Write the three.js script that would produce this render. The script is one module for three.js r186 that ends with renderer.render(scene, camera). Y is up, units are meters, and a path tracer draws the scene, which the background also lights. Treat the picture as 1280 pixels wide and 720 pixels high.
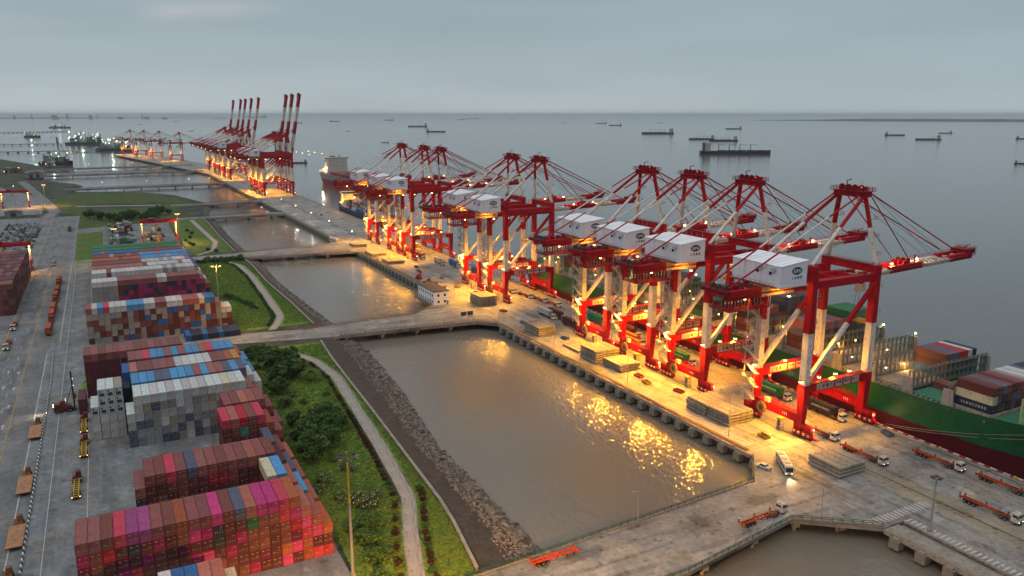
import * as THREE from 'three';
import { mergeGeometries } from 'three/addons/utils/BufferGeometryUtils.js';

// ---------- camera, sky, sun, exposure ----------
const scene = new THREE.Scene();
const camera = new THREE.PerspectiveCamera(40.72, 16 / 9, 1, 120000);
camera.position.set(0, 107, 0);
camera.rotation.order = 'YXZ';
camera.rotation.set(-12.61 * Math.PI / 180, -27.71 * Math.PI / 180, 0);
camera.updateMatrixWorld(true); camera.updateProjectionMatrix();
const renderer = new THREE.WebGLRenderer();
renderer.toneMapping = THREE.LinearToneMapping;
renderer.toneMappingExposure = 1.13;
renderer.shadowMap.enabled = true;

let seedState = 12345;
const rnd = () => { seedState = (seedState * 1664525 + 1013904223) >>> 0; return seedState / 4294967296; };
const rr = (a, b) => a + (b - a) * rnd();
const pick = (a) => a[Math.floor(rnd() * a.length)];
const D2R = Math.PI / 180;
const lerp = (a, b, t) => a + (b - a) * t;
const sstep = (a, b, x) => { const t = Math.min(1, Math.max(0, (x - a) / (b - a))); return t * t * (3 - 2 * t); };

// tileable value noise
function hash2(x, y, s) { let h = (x * 374761393 + y * 668265263 + s * 1442695041) | 0; h = Math.imul(h ^ (h >>> 13), 1274126177); return ((h ^ (h >>> 16)) >>> 0) / 4294967296; }
function vnoise(x, y, p, q, s) {
  const xi = Math.floor(x), yi = Math.floor(y), fx = x - xi, fy = y - yi;
  const u = fx * fx * (3 - 2 * fx), v = fy * fy * (3 - 2 * fy);
  const w = (n, m) => ((n % m) + m) % m;
  const a = hash2(w(xi, p), w(yi, q), s), b = hash2(w(xi + 1, p), w(yi, q), s), c = hash2(w(xi, p), w(yi + 1, q), s), d = hash2(w(xi + 1, p), w(yi + 1, q), s);
  return lerp(lerp(a, b, u), lerp(c, d, u), v);
}
function fbm(u, v, f, oct, s, fy = f) { let a = 0, amp = 0.5, n = 0; for (let o = 0; o < oct; o++) { a += amp * vnoise(u * f, v * fy, f, fy, s + o * 17); n += amp; f *= 2; fy *= 2; amp *= 0.5; } return a / n; }

// one even overcast dusk sky: grey blue, a little warmer and lighter low in the west, lighter towards the zenith
{
  const W = 1024, Hh = 512, data = new Float32Array(W * Hh * 4);
  for (let j = 0; j < Hh; j++) for (let i = 0; i < W; i++) {
    const el = (j + 0.5) / Hh * Math.PI - Math.PI / 2, az = (i + 0.5) / W * 2 * Math.PI - Math.PI;   // az = atan2(z, x)
    const e = Math.max(0, el), k = (j * W + i) * 4; if (el < -0.02) { data.set([0.25, 0.28, 0.3, 1], k); continue; }
    const quay = Math.cos(az + 85 * D2R);                           // +1 towards the lighter part of the horizon
    const low = Math.exp(-e / 0.2), c = 0.98 + 0.36 * quay * Math.exp(-e / 0.6) + 1.15 * sstep(0.13, 0.8, e);
    const n = 1 + 0.3 * (fbm(i / W, j / Hh, 10, 4, 3, 30) - 0.5) + 0.16 * (fbm(i / W, j / Hh, 24, 3, 9, 90) - 0.5);
    const up = sstep(0.12, 0.5, e); let r = lerp(lerp(0.190, 0.262, up), 0.268, low) * c, g = lerp(lerp(0.268, 0.283, up), 0.332, low) * c, b = lerp(lerp(0.328, 0.306, up), 0.364, low) * c;
    r *= 1 + 0.10 * low * Math.max(0, quay); b *= 1 - 0.06 * low * Math.max(0, quay);
    // a thin bank of pinkish cloud
    const azd = az / D2R, cl = e < 0.2 ? sstep(0.3, 0.6, fbm(i / W, j / Hh, 40, 4, 40, 120)) * Math.exp(-Math.pow((e - 0.104 - 0.0013 * (azd + 92)) / 0.007, 2)) * sstep(-125, -100, azd) * sstep(-76, -86, azd) : 0;
    r += cl * 0.19; g += cl * 0.11; b += cl * 0.10;
    data[k] = r * n; data[k + 1] = g * n; data[k + 2] = b * n; data[k + 3] = 1;
  }
  const sky = new THREE.DataTexture(data, W, Hh, THREE.RGBAFormat, THREE.FloatType);
  sky.mapping = THREE.EquirectangularReflectionMapping; sky.magFilter = THREE.LinearFilter; sky.needsUpdate = true;
  scene.background = sky; scene.environment = sky;
}
const sun = new THREE.DirectionalLight(0xfff0e2, 0.6);
sun.position.set(-260, 620, -120); sun.target.position.set(60, 0, -260); sun.castShadow = true; sun.shadow.radius = 70;
Object.assign(sun.shadow.camera, { left: -500, right: 500, top: 500, bottom: -500, near: 10, far: 2500 }); sun.shadow.mapSize.set(2048, 2048);
scene.add(sun, sun.target);
scene.fog = new THREE.FogExp2(0xd6e2e8, 0.000035);

// ---------- helpers ----------
const taken = new Map();
function numbered(n) { const c = taken.get(n) ?? 0; taken.set(n, c + 1); return c ? n + '_' + String(c).padStart(3, '0') : n; }
function finish(o) { o.traverse((m) => { if (m.isMesh) { m.castShadow = true; m.receiveShadow = true; } }); return o; }
function tag(o, label, category, group) { o.userData.label = label; o.userData.category = category; if (group) o.userData.group = group; return o; }
function thing(name, label, category, [x, y, z] = [0, 0, 0], turn = 0, group) {
  const o = new THREE.Group(); o.name = numbered(name); o.position.set(x, y, z); o.rotation.y = turn; scene.add(o); return tag(o, label, category, group);
}
function dup(src, name, [x, y, z], turn, label, category, group) {
  const c = src.clone(); c.name = numbered(name); c.position.set(x, y, z); c.rotation.set(0, turn, 0); c.userData = {}; scene.add(c); return tag(c, label ?? src.userData.label, category ?? src.userData.category, group ?? src.userData.group);
}
const C = (r, g, b) => [r, g, b];
const _q = new THREE.Quaternion(), _m = new THREE.Matrix4(), _v = new THREE.Vector3(), _w = new THREE.Vector3(), UP = new THREE.Vector3(0, 1, 0);
const ZERO = [0, 0, 0];
// B collects coloured pieces and builds one mesh from them, with uv in metres
class B {
  constructor() { this.g = []; }
  push(geo, col, mat) {
    let g = geo.index ? geo.toNonIndexed() : geo.clone();
    for (const n of Object.keys(g.attributes)) if (!['position', 'normal'].includes(n)) g.deleteAttribute(n);
    if (mat) g.applyMatrix4(mat);
    const n = g.attributes.position.count, a = new Float32Array(n * 3);
    for (let i = 0; i < n; i++) { a[i * 3] = col[0]; a[i * 3 + 1] = col[1]; a[i * 3 + 2] = col[2]; }
    g.setAttribute('color', new THREE.BufferAttribute(a, 3)); this.g.push(g); return this;
  }
  box(x, y, z, sx, sy, sz, col = [1, 1, 1], ry = 0, rx = 0, rz = 0) {
    _q.setFromEuler(new THREE.Euler(rx, ry, rz, 'YXZ')); _m.compose(_v.set(x, y, z), _q, _w.set(1, 1, 1));
    return this.push(new THREE.BoxGeometry(sx, sy, sz), col, _m);
  }
  // box given by its corners
  bb(x0, x1, y0, y1, z0, z1, col = [1, 1, 1]) { return this.box((x0 + x1) / 2, (y0 + y1) / 2, (z0 + z1) / 2, Math.abs(x1 - x0), Math.abs(y1 - y0), Math.abs(z1 - z0), col); }
  // square bar between two points
  bar(a, b, w, h, col = [1, 1, 1]) {
    const p = new THREE.Vector3(...a), q = new THREE.Vector3(...b), d = q.clone().sub(p), L = d.length(); d.divideScalar(L);
    const ref = Math.abs(d.y) > 0.99 ? new THREE.Vector3(1, 0, 0) : UP, x = new THREE.Vector3().crossVectors(ref, d).normalize(), y = new THREE.Vector3().crossVectors(d, x);
    _m.makeBasis(x, y, d); _m.setPosition((p.x + q.x) / 2, (p.y + q.y) / 2, (p.z + q.z) / 2);
    return this.push(new THREE.BoxGeometry(w, h, L), col, _m);
  }
  cyl(a, b, r1, r2, seg = 8, col = [1, 1, 1]) {
    const p = new THREE.Vector3(...a), q = new THREE.Vector3(...b), d = q.clone().sub(p), L = d.length();
    _q.setFromUnitVectors(UP, d.divideScalar(L)); _m.compose(_v.set((p.x + q.x) / 2, (p.y + q.y) / 2, (p.z + q.z) / 2), _q, _w.set(1, 1, 1));
    return this.push(new THREE.CylinderGeometry(r2, r1, L, seg), col, _m);
  }
  // bands of colour along a bar: [[t, colour], ...], t the end of each band
  bands(a, b, w, h, list, round) {
    let t0 = 0; const at = (t) => [lerp(a[0], b[0], t), lerp(a[1], b[1], t), lerp(a[2], b[2], t)];
    for (const [t, c] of list) { round ? this.cyl(at(t0), at(t), w, w, 8, c) : this.bar(at(t0), at(t), w, h, c); t0 = t; } return this;
  }
  // tapered post from y0 to y1
  taper(x, z, y0, y1, w0, d0, w1, d1, col, x1 = x, z1 = z) {
    const g = new THREE.BoxGeometry(1, 1, 1), p = g.attributes.position;
    for (let i = 0; i < p.count; i++) { const t = p.getY(i) + 0.5; p.setXYZ(i, lerp(x, x1, t) + p.getX(i) * lerp(w0, w1, t), lerp(y0, y1, t), lerp(z, z1, t) + p.getZ(i) * lerp(d0, d1, t)); }
    g.computeVertexNormals(); return this.push(g, col);
  }
  // railing along a polyline: posts and bars
  rail(pts, hgt, step, t, col, bars = 2) {
    for (let i = 0; i + 1 < pts.length; i++) {
      const a = pts[i], b = pts[i + 1], L = Math.hypot(b[0] - a[0], b[1] - a[1], b[2] - a[2]), n = Math.max(1, Math.round(L / step));
      for (let k = 0; k <= n; k++) { const s = k / n; this.box(lerp(a[0], b[0], s), lerp(a[1], b[1], s) + hgt / 2, lerp(a[2], b[2], s), t, hgt, t, col); }
      for (let k = 1; k <= bars; k++) { const y = hgt * k / bars; this.bar([a[0], a[1] + y, a[2]], [b[0], b[1] + y, b[2]], t, t, col); }
    } return this;
  }
  geo() {
    const g = mergeGeometries(this.g, false), p = g.attributes.position, uv = new Float32Array(p.count * 2);
    for (let i = 0; i < p.count; i += 3) {
      const ax = p.getX(i), ay = p.getY(i), az = p.getZ(i), bx = p.getX(i + 1) - ax, by = p.getY(i + 1) - ay, bz = p.getZ(i + 1) - az, cx = p.getX(i + 2) - ax, cy = p.getY(i + 2) - ay, cz = p.getZ(i + 2) - az;
      const nx = Math.abs(by * cz - bz * cy), ny = Math.abs(bz * cx - bx * cz), nz = Math.abs(bx * cy - by * cx);
      for (let k = 0; k < 3; k++) { const j = i + k, X = p.getX(j), Y = p.getY(j), Z = p.getZ(j);
        if (ny >= nx && ny >= nz) { uv[j * 2] = X; uv[j * 2 + 1] = Z; } else if (nx >= nz) { uv[j * 2] = Z; uv[j * 2 + 1] = Y; } else { uv[j * 2] = X; uv[j * 2 + 1] = Y; } }
    }
    g.setAttribute('uv', new THREE.BufferAttribute(uv, 2)); return g;
  }
  build(name, mat, parent) { const m = new THREE.Mesh(this.geo(), mat); m.name = parent === scene ? numbered(name) : name; parent.add(m); return m; }
}
const mesh = (name, geo, mat, parent) => { const m = new THREE.Mesh(geo, mat); m.name = name; parent.add(m); return m; };

// ---------- textures and materials ----------
function dataTex(n, fn, metres, srgb = true, m = n) {
  const d = new Uint8Array(n * m * 4);
  for (let j = 0; j < m; j++) for (let i = 0; i < n; i++) { const c = fn(i / n, j / m, i, j), k = (j * n + i) * 4; const cc = typeof c === 'number' ? [c, c, c] : c; d[k] = Math.max(0, Math.min(255, cc[0] * 255)); d[k + 1] = Math.max(0, Math.min(255, cc[1] * 255)); d[k + 2] = Math.max(0, Math.min(255, cc[2] * 255)); d[k + 3] = 255; }
  const t = new THREE.DataTexture(d, n, m); t.wrapS = t.wrapT = THREE.RepeatWrapping; t.magFilter = THREE.LinearFilter; t.minFilter = THREE.LinearMipmapLinearFilter; t.generateMipmaps = true;
  if (srgb) t.colorSpace = THREE.SRGBColorSpace; t.repeat.set(1 / metres, 1 / metres); t.needsUpdate = true; return t;
}
const grimeTex = dataTex(256, (u, v) => { const a = fbm(u, v, 4, 5, 5), b = fbm(u, v, 24, 3, 8, 3); const k = 0.98 - 0.16 * sstep(0.5, 0.8, a) - 0.16 * sstep(0.52, 0.85, b), r = 0.3 * sstep(0.66, 0.8, fbm(u, v, 12, 4, 77)); return [lerp(k, 0.5, r), lerp(k * 0.98, 0.36, r), lerp(k * 0.95, 0.3, r)]; }, 9);
const rustTex = dataTex(256, (u, v) => { const a = fbm(u, v, 6, 5, 15), b = fbm(u, v, 30, 3, 18, 5), r = sstep(0.55, 0.8, a) * 0.22, k = 0.97 - 0.13 * sstep(0.45, 0.85, b); return [lerp(k, 0.5, r), lerp(k * 0.98, 0.36, r), lerp(k * 0.96, 0.3, r)]; }, 6.1);
const std = (o) => new THREE.MeshPhysicalMaterial({ vertexColors: true, roughness: 0.6, specularIntensity: 0.5, ...o });
const M = {
  paint: std({ roughness: 0.5, specularIntensity: 0.35, map: grimeTex }),
  clean: std({ roughness: 0.55, specularIntensity: 0.4 }),
  matte: std({ roughness: 0.9, map: grimeTex }),
  steel: std({ roughness: 0.5, metalness: 0.3 }),
  hull: std({ roughness: 0.45, map: rustTex }),
  glass: new THREE.MeshStandardMaterial({ color: new THREE.Color(0.02, 0.03, 0.04), roughness: 0.08, metalness: 0.1 }),
  rubber: new THREE.MeshStandardMaterial({ color: new THREE.Color(0.018, 0.018, 0.02), roughness: 0.9 }),
  warm: new THREE.MeshStandardMaterial({ color: 0x332211, emissive: new THREE.Color(1, 0.62, 0.17), emissiveIntensity: 16 }),
  white: new THREE.MeshStandardMaterial({ color: 0x333333, emissive: new THREE.Color(1, 0.88, 0.66), emissiveIntensity: 12 }),
  red: new THREE.MeshStandardMaterial({ color: 0x330000, emissive: new THREE.Color(1, 0.12, 0.06), emissiveIntensity: 1.5 }),
};
const RED = C(0.40, 0.004, 0.014), DRED = C(0.21, 0.004, 0.012), WHT = C(0.70, 0.68, 0.66), GRY = C(0.30, 0.30, 0.31), DGR = C(0.07, 0.07, 0.075), ORG = C(0.45, 0.07, 0.02), YEL = C(0.55, 0.36, 0.03), BLK = C(0.02, 0.02, 0.022), CON = C(0.30, 0.285, 0.26), BLU = C(0.03, 0.09, 0.25);
function canvasTex(w, h, draw) { const c = document.createElement('canvas'); c.width = w; c.height = h; const x = c.getContext('2d'); draw(x, w, h); const t = new THREE.CanvasTexture(c); t.colorSpace = THREE.SRGBColorSpace; t.anisotropy = 8; return t; }
const GLYPH = [
  [[5, 1, 5, 9], [5, 4.5, 8.5, 4.5], [1, 9, 9, 9]],
  [[1, 1.5, 2, 2.5], [0.5, 4, 1.5, 5], [0.7, 9, 2.2, 6], [3, 2.5, 9.5, 2.5], [4.8, 1, 4.8, 4.5], [7.5, 1, 7.5, 4.5], [3, 4.5, 9.5, 4.5], [4.6, 6, 7.8, 6], [7.8, 6, 7.8, 7.5], [4.6, 7.5, 7.8, 7.5], [4.6, 6, 4.6, 9], [4.6, 9, 9, 9], [9, 9, 9, 8]],
  [[3, 0.5, 1.5, 2.5], [2.2, 2, 2.2, 6], [2.2, 2, 9, 2], [2.2, 3.3, 8.5, 3.3], [2.2, 4.6, 8.5, 4.6], [2.2, 6, 9, 6], [5.5, 2, 5.5, 6], [1, 7.2, 9.5, 7.2], [5.2, 6, 5.2, 10], [5, 7.3, 1.5, 9.5], [5.4, 7.3, 9, 9.5]],
  [[1, 1, 9, 1], [9, 1, 9, 9], [9, 9, 1, 9], [1, 9, 1, 1], [2.5, 3.2, 7.5, 3.2], [5.5, 2, 5.5, 7.5], [5.4, 3.4, 2.5, 6.8]],
];
function glyph(x, k, px, py, s, lw) { x.lineWidth = lw; x.beginPath(); for (const [a, b, c, d] of GLYPH[k]) { x.moveTo(px + a * s / 10, py + b * s / 10); x.lineTo(px + c * s / 10, py + d * s / 10); } x.stroke(); }
// ---------- ground textures ----------
const tint = (a, k) => [a[0] * k, a[1] * k, a[2] * k];
const concreteTex = (base, s, streak, joint, spots = 1) => dataTex(1024, (u, v) => {
  let k = 0.84 + 0.3 * (fbm(u, v, 5, 6, s) - 0.5) + 0.22 * (fbm(u, v, 64, 3, s + 3) - 0.5);
  k -= streak * sstep(0.56, 0.8, fbm(u, v, 22, 3, s + 7, 2)) * 0.5;                     // tyre marks run along v
  k -= spots * 0.26 * sstep(0.62, 0.78, fbm(u, v, 9, 4, s + 11)); k -= spots * 0.3 * sstep(0.72, 0.8, fbm(u, v, 34, 3, s + 41)); k += 0.1 * sstep(0.62, 0.75, fbm(u, v, 14, 4, s + 21));
  const slab = hash2(Math.floor(u * 12), Math.floor(v * 12), s + 5); k *= 0.95 + 0.1 * slab;
  const ju = Math.abs(((u * 12) % 1) - 0.5), jv = Math.abs(((v * 12) % 1) - 0.5); if (joint && (ju > 0.488 || jv > 0.488)) k -= joint;
  const w = fbm(u, v, 7, 4, s + 31) - 0.5; return [base[0] * k * (1 + 0.12 * w), base[1] * k, base[2] * k * (1 - 0.14 * w)];
}, 60);
const yardTex = concreteTex([0.535, 0.54, 0.545], 50, 0.2, 0.05, 0.35), wharfTex = concreteTex([0.60, 0.58, 0.55], 80, 0.3, 0.08, 0.7), roadTex = concreteTex([0.485, 0.487, 0.49], 110, 0.26, 0.0, 0.3);
const grassTex = dataTex(512, (u, v) => { const a = fbm(u, v, 6, 5, 61), b = fbm(u, v, 60, 3, 66), c = fbm(u, v, 11, 4, 70); const k = 0.55 + 0.75 * b; let r = lerp(0.33, 0.47, a), g = lerp(0.45, 0.58, a), bl = lerp(0.10, 0.15, a); const d = sstep(0.58, 0.78, c); r = lerp(r, 0.34, d * 0.6); g = lerp(g, 0.33, d * 0.6); bl = lerp(bl, 0.19, d * 0.6); return [r * k, g * k, bl * k]; }, 34);
const soilTex = dataTex(512, (u, v) => { const a = fbm(u, v, 5, 6, 121), b = fbm(u, v, 50, 3, 126); const k = 0.65 + 0.6 * b, d = sstep(0.4, 0.62, a); return [lerp(0.36, 0.20, d) * k, lerp(0.34, 0.27, d) * k, lerp(0.29, 0.16, d) * k]; }, 90);
const stoneTex = dataTex(512, (u, v) => { const a = fbm(u, v, 8, 5, 141), b = fbm(u, v, 90, 2, 146); const j = (((v * 60) % 1) < 0.16 || ((u * 60 + Math.floor(v * 60) * 0.5) % 1) < 0.14) ? 0.72 : 1; const k = (0.5 + 0.75 * b) * (0.75 + 0.5 * a) * j; return [0.275 * k, 0.255 * k, 0.235 * k]; }, 26);
const waveTex = dataTex(1024, (u, v) => 0.5 + 0.1 * (vnoise(u * 14, v * 8, 14, 8, 201) - 0.5) + 0.46 * (vnoise(u * 40 + 1.6 * vnoise(u * 7, v * 7, 7, 7, 3), v * 22 + 1.2 * vnoise(u * 9, v * 9, 9, 9, 4), 40, 22, 208) - 0.5) + 0.26 * (vnoise(u * 83, v * 47, 83, 47, 215) - 0.5) + 0.12 * (vnoise(u * 170, v * 110, 170, 110, 225) - 0.5), 52, false);
const bumpTex = dataTex(512, (u, v) => fbm(u, v, 30, 5, 301), 12, false);
const G = {
  yard: new THREE.MeshStandardMaterial({ map: yardTex, roughness: 0.85, bumpMap: bumpTex, bumpScale: 0.02 }),
  road: new THREE.MeshStandardMaterial({ map: roadTex, roughness: 0.8, bumpMap: bumpTex, bumpScale: 0.02 }),
  wharf: new THREE.MeshStandardMaterial({ map: wharfTex, roughness: 0.7, bumpMap: bumpTex, bumpScale: 0.02 }),
  grass: new THREE.MeshStandardMaterial({ map: grassTex, roughness: 1, bumpMap: bumpTex, bumpScale: 0.3 }),
  grass2: new THREE.MeshStandardMaterial({ map: grassTex, color: new THREE.Color(0.62, 0.62, 0.62), roughness: 1, bumpMap: bumpTex, bumpScale: 0.3 }),
  scrub: new THREE.MeshStandardMaterial({ map: grassTex, color: new THREE.Color(0.42, 0.40, 0.42), roughness: 1, bumpMap: bumpTex, bumpScale: 0.4 }),
  soil: new THREE.MeshStandardMaterial({ map: soilTex, color: new THREE.Color(0.7, 0.72, 0.7), roughness: 1, bumpMap: bumpTex, bumpScale: 0.4 }),
  stone: new THREE.MeshStandardMaterial({ map: stoneTex, roughness: 0.95, bumpMap: bumpTex, bumpScale: 0.12 }),
  path: new THREE.MeshStandardMaterial({ map: grimeTex, color: new THREE.Color(0.36, 0.335, 0.31), roughness: 0.95 }),
  water: new THREE.MeshPhysicalMaterial({ color: new THREE.Color(0.152, 0.138, 0.112), roughness: 0.1, ior: 1.34, bumpMap: waveTex, bumpScale: 0.23 }),
  open: new THREE.MeshPhysicalMaterial({ color: new THREE.Color(0.112, 0.108, 0.096), roughness: 0.1, ior: 1.34, bumpMap: waveTex, bumpScale: 0.15 }),
  sea: new THREE.MeshPhysicalMaterial({ color: new THREE.Color(0.112, 0.105, 0.090), roughness: 0.1, ior: 1.34 }),
  line: new THREE.MeshStandardMaterial({ color: new THREE.Color(0.5, 0.5, 0.49), roughness: 0.8, map: grimeTex }),
  yline: new THREE.MeshStandardMaterial({ color: new THREE.Color(0.45, 0.30, 0.05), roughness: 0.8, map: grimeTex }),
  groove: new THREE.MeshStandardMaterial({ color: new THREE.Color(0.05, 0.045, 0.04), roughness: 0.7 }),
};
const structure = (o) => { o.userData.kind = 'structure'; return o; };
function flat(pts, y) { const s = new THREE.Shape(pts.map(([x, z]) => new THREE.Vector2(x, -z))), g = new THREE.ShapeGeometry(s); g.rotateX(-Math.PI / 2); g.translate(0, y, 0); return g; }
const marks = new Map();   // painted markings of one colour go into one mesh
function sheet(name, pts, y, mat, parent = scene) { if (name.endsWith('marking')) { const k = name + mat.uuid; if (!marks.has(k)) marks.set(k, [name, mat, []]); marks.get(k)[2].push(flat(pts, y)); return; } const m = mesh(parent === scene ? numbered(name) : name, flat(pts, y), mat, parent); if (parent === scene) structure(m); return m; }
const quad = (x0, x1, z0, z1) => [[x0, z0], [x1, z0], [x1, z1], [x0, z1]];
function slab(pts, y0, y1) { const s = new THREE.Shape(pts.map(([x, z]) => new THREE.Vector2(x, -z))), g = new THREE.ExtrudeGeometry(s, { depth: y1 - y0, bevelEnabled: false }); g.rotateX(-Math.PI / 2); g.translate(0, y0, 0); return g; }
function interp(tab, z) { for (let i = 0; i + 1 < tab.length; i++) if (z <= tab[i][0] && z >= tab[i + 1][0]) return lerp(tab[i][1], tab[i + 1][1], (z - tab[i][0]) / (tab[i + 1][0] - tab[i][0])); return z > tab[0][0] ? tab[0][1] : tab[tab.length - 1][1]; }
// strip of quads between two polylines given as points [x, y, z]
function ribbon(rows) {
  const pos = [], uv = [], idx = [], n = rows[0].length; let acc = 0;
  rows.forEach((r, i) => { if (i) acc += Math.hypot(r[0][0] - rows[i - 1][0][0], r[0][2] - rows[i - 1][0][2]); let w = 0; r.forEach((p, k) => { if (k) w += Math.hypot(p[0] - r[k - 1][0], p[1] - r[k - 1][1], p[2] - r[k - 1][2]); pos.push(...p); uv.push(w, acc); }); });
  for (let i = 0; i + 1 < rows.length; i++) for (let k = 0; k + 1 < n; k++) { const a = i * n + k, b = a + 1, c = a + n, d = c + 1; idx.push(a, b, c, b, d, c); }
  const g = new THREE.BufferGeometry(); g.setAttribute('position', new THREE.Float32BufferAttribute(pos, 3)); g.setAttribute('uv', new THREE.Float32BufferAttribute(uv, 2)); g.setIndex(idx); g.computeVertexNormals(); return g;
}
const WATER = -4.3;
// ---------- water ----------
{
  const g = new THREE.PlaneGeometry(90000, 90000, 24, 24); g.rotateX(-Math.PI / 2); g.translate(14000, WATER - 0.07, -24000); structure(mesh('sea', g, G.sea, scene));   // too far off to tell the ripples apart
  // nearer water, in the basins and off the quay
  for (const [x0, x1, z0, z1, y, mat] of [[-1200, 292, 300, -880, 0, G.water], [-1200, 6400, 300, -4900, -0.03, G.open]]) {
    const n = new THREE.PlaneGeometry(x1 - x0, z0 - z1, 8, 8); n.rotateX(-Math.PI / 2); n.translate((x0 + x1) / 2, WATER + y, (z0 + z1) / 2);
    const p = n.attributes.position, uv = n.attributes.uv; for (let i = 0; i < p.count; i++) uv.setXY(i, p.getX(i) * 0.885 + p.getZ(i) * 0.465, -p.getX(i) * 0.465 + p.getZ(i) * 0.885);   // the wind blows across the basins
    structure(mesh(numbered('water'), n, mat, scene));
  }
}
// ---------- land ----------
const wallTab = [[70, 66], [-140, 67], [-150, 70], [-181, 75.2], [-258, 79.5], [-330, 83], [-360, 85.5], [-392, 90], [-447, 90], [-512, 88.5], [-575, 90], [-640, 88], [-733, 88], [-820, 90], [-900, 90], [-1000, 100], [-1032, 110]];
const waterTab = [[70, 92], [-158, 90.5], [-195, 91.5], [-230, 92], [-288, 99.5], [-348, 104], [-375, 103], [-408, 102], [-460, 100], [-530, 98], [-585, 100], [-690, 98.5], [-760, 99], [-850, 102], [-930, 101], [-1000, 113], [-1032, 122]];
const farShore = [[85, -1150], [46, -1218], [-44, -1268], [-48, -1330], [-38, -1409], [-80, -1500], [-123, -1562], [-100, -1624], [-130, -1800], [-118, -1950], [-137, -2030], [-217, -2295], [-700, -2500], [-4000, -2600]];
{
  const pts = wallTab.map(([z, x]) => [x, z]).concat(farShore, [[-4000, 300], [66, 300]]);
  structure(mesh('ground', slab(pts, -5, -0.05), G.soil, scene));
  const rows = [], far = [];
  for (let z = 70; z >= -1032; z -= 6) { const a = interp(wallTab, z), b = interp(waterTab, z), w = b - a, n = (q) => 0.35 * (fbm(z / 600 + 3, q, 60, 3, 400) - 0.5); rows.push([[a - 0.3, -0.04, z], [a + 0.2, -0.35, z], [a + w * 0.42, -1.2 + n(0.1), z], [a + w * 0.46, -1.9, z], [a + w * 0.8, -3.1 + n(0.4), z], [b + 5, WATER - 1.5, z]]); }
  structure(mesh('revetment', ribbon(rows), G.stone, scene));
  const fp = [[110, -1032], ...farShore]; for (let i = 0; i < fp.length; i++) { const p = fp[i], q = fp[Math.min(i + 1, fp.length - 1)], o = fp[Math.max(0, i - 1)]; let dx = -(q[1] - o[1]), dz = q[0] - o[0]; const L = Math.hypot(dx, dz); dx /= L; dz /= L; const s = 1; far.push([[p[0], -0.06, p[1]], [p[0] + dx * 14 * s, WATER - 1, p[1] + dz * 14 * s]]); }
  structure(mesh('far_bank', ribbon(far), G.stone, scene));
}
// rocks along the water line: nobody could count them
{
  const g = new THREE.IcosahedronGeometry(0.62, 0), p = g.attributes.position; for (let i = 0; i < p.count; i++) { const k = 0.75 + 0.5 * hash2(Math.round(p.getX(i) * 50), Math.round(p.getY(i) * 50 + p.getZ(i) * 90), 5); p.setXYZ(i, p.getX(i) * k, p.getY(i) * k * 0.8, p.getZ(i) * k); } g.computeVertexNormals();
  const spots = []; for (let i = 0; i < 22000; i++) { const z = -60 - Math.pow(rnd(), 1.5) * 960, a = interp(wallTab, z), b = interp(waterTab, z), t = rnd() < 0.6 ? rr(0.78, 1.06) : rr(0.45, 0.8); if (t < 0.52 && rnd() < 0.75) continue; const x = a + (b - a) * t; spots.push([x, t < 0.46 ? -1.3 : t < 0.8 ? lerp(-1.9, -3.1, (t - 0.46) / 0.34) : lerp(-3.1, WATER - 0.3, (t - 0.8) / 0.26), z, t]); }
  const im = new THREE.InstancedMesh(g, new THREE.MeshStandardMaterial({ roughness: 0.95, flatShading: true }), spots.length); im.name = 'shore_rocks'; im.userData = { kind: 'stuff', label: 'loose grey and brown rocks along the waterline of the bank', category: 'rocks' };
  const m = new THREE.Matrix4(), c = new THREE.Color(), e = new THREE.Euler(), q = new THREE.Quaternion();
  spots.forEach(([x, y, z, t], i) => { const s = t > 0.8 ? 0.5 + 1.6 * Math.pow(rnd(), 2) : rr(0.3, 0.9); q.setFromEuler(e.set(rr(0, 6), rr(0, 6), rr(0, 6))); m.compose(_v.set(x, y, z), q, _w.set(s, s * 0.8, s)); im.setMatrixAt(i, m); const k = t > 0.8 ? rr(0.05, 0.2) : rr(0.1, 0.22), w = t > 0.8 ? 1 : 1.1; im.setColorAt(i, c.setRGB(k * w * 0.92, k * 0.87, k * 0.79)); });
  scene.add(im);
}
// sea wall along the top of the bank, in the lengths between the bridges
for (const [z0, z1] of [[40, -124], [-152, -361], [-393, -607], [-641, -866]]) {
  const b = new B(), n = Math.ceil((z0 - z1) / 12); for (let i = 0; i < n; i++) { const za = lerp(z0, z1, i / n), zb = lerp(z0, z1, (i + 1) / n); b.bar([interp(wallTab, za), 0.3, za], [interp(wallTab, zb), 0.3, zb], 0.5, 1.1, tint(CON, 0.8)); b.bar([interp(wallTab, za) - 0.1, 0.95, za], [interp(wallTab, zb) - 0.1, 0.95, zb], 0.9, 0.2, CON); }
  tag(b.build('sea_wall', M.matte, scene), z0 > 0 ? 'low concrete sea wall south of the nearest bridge' : z0 > -200 ? 'low concrete sea wall between the curved service path and the largest basin' : z0 > -500 ? 'low concrete sea wall beside the second basin' : 'low concrete sea wall beside the far basin', 'wall');
}
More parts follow.
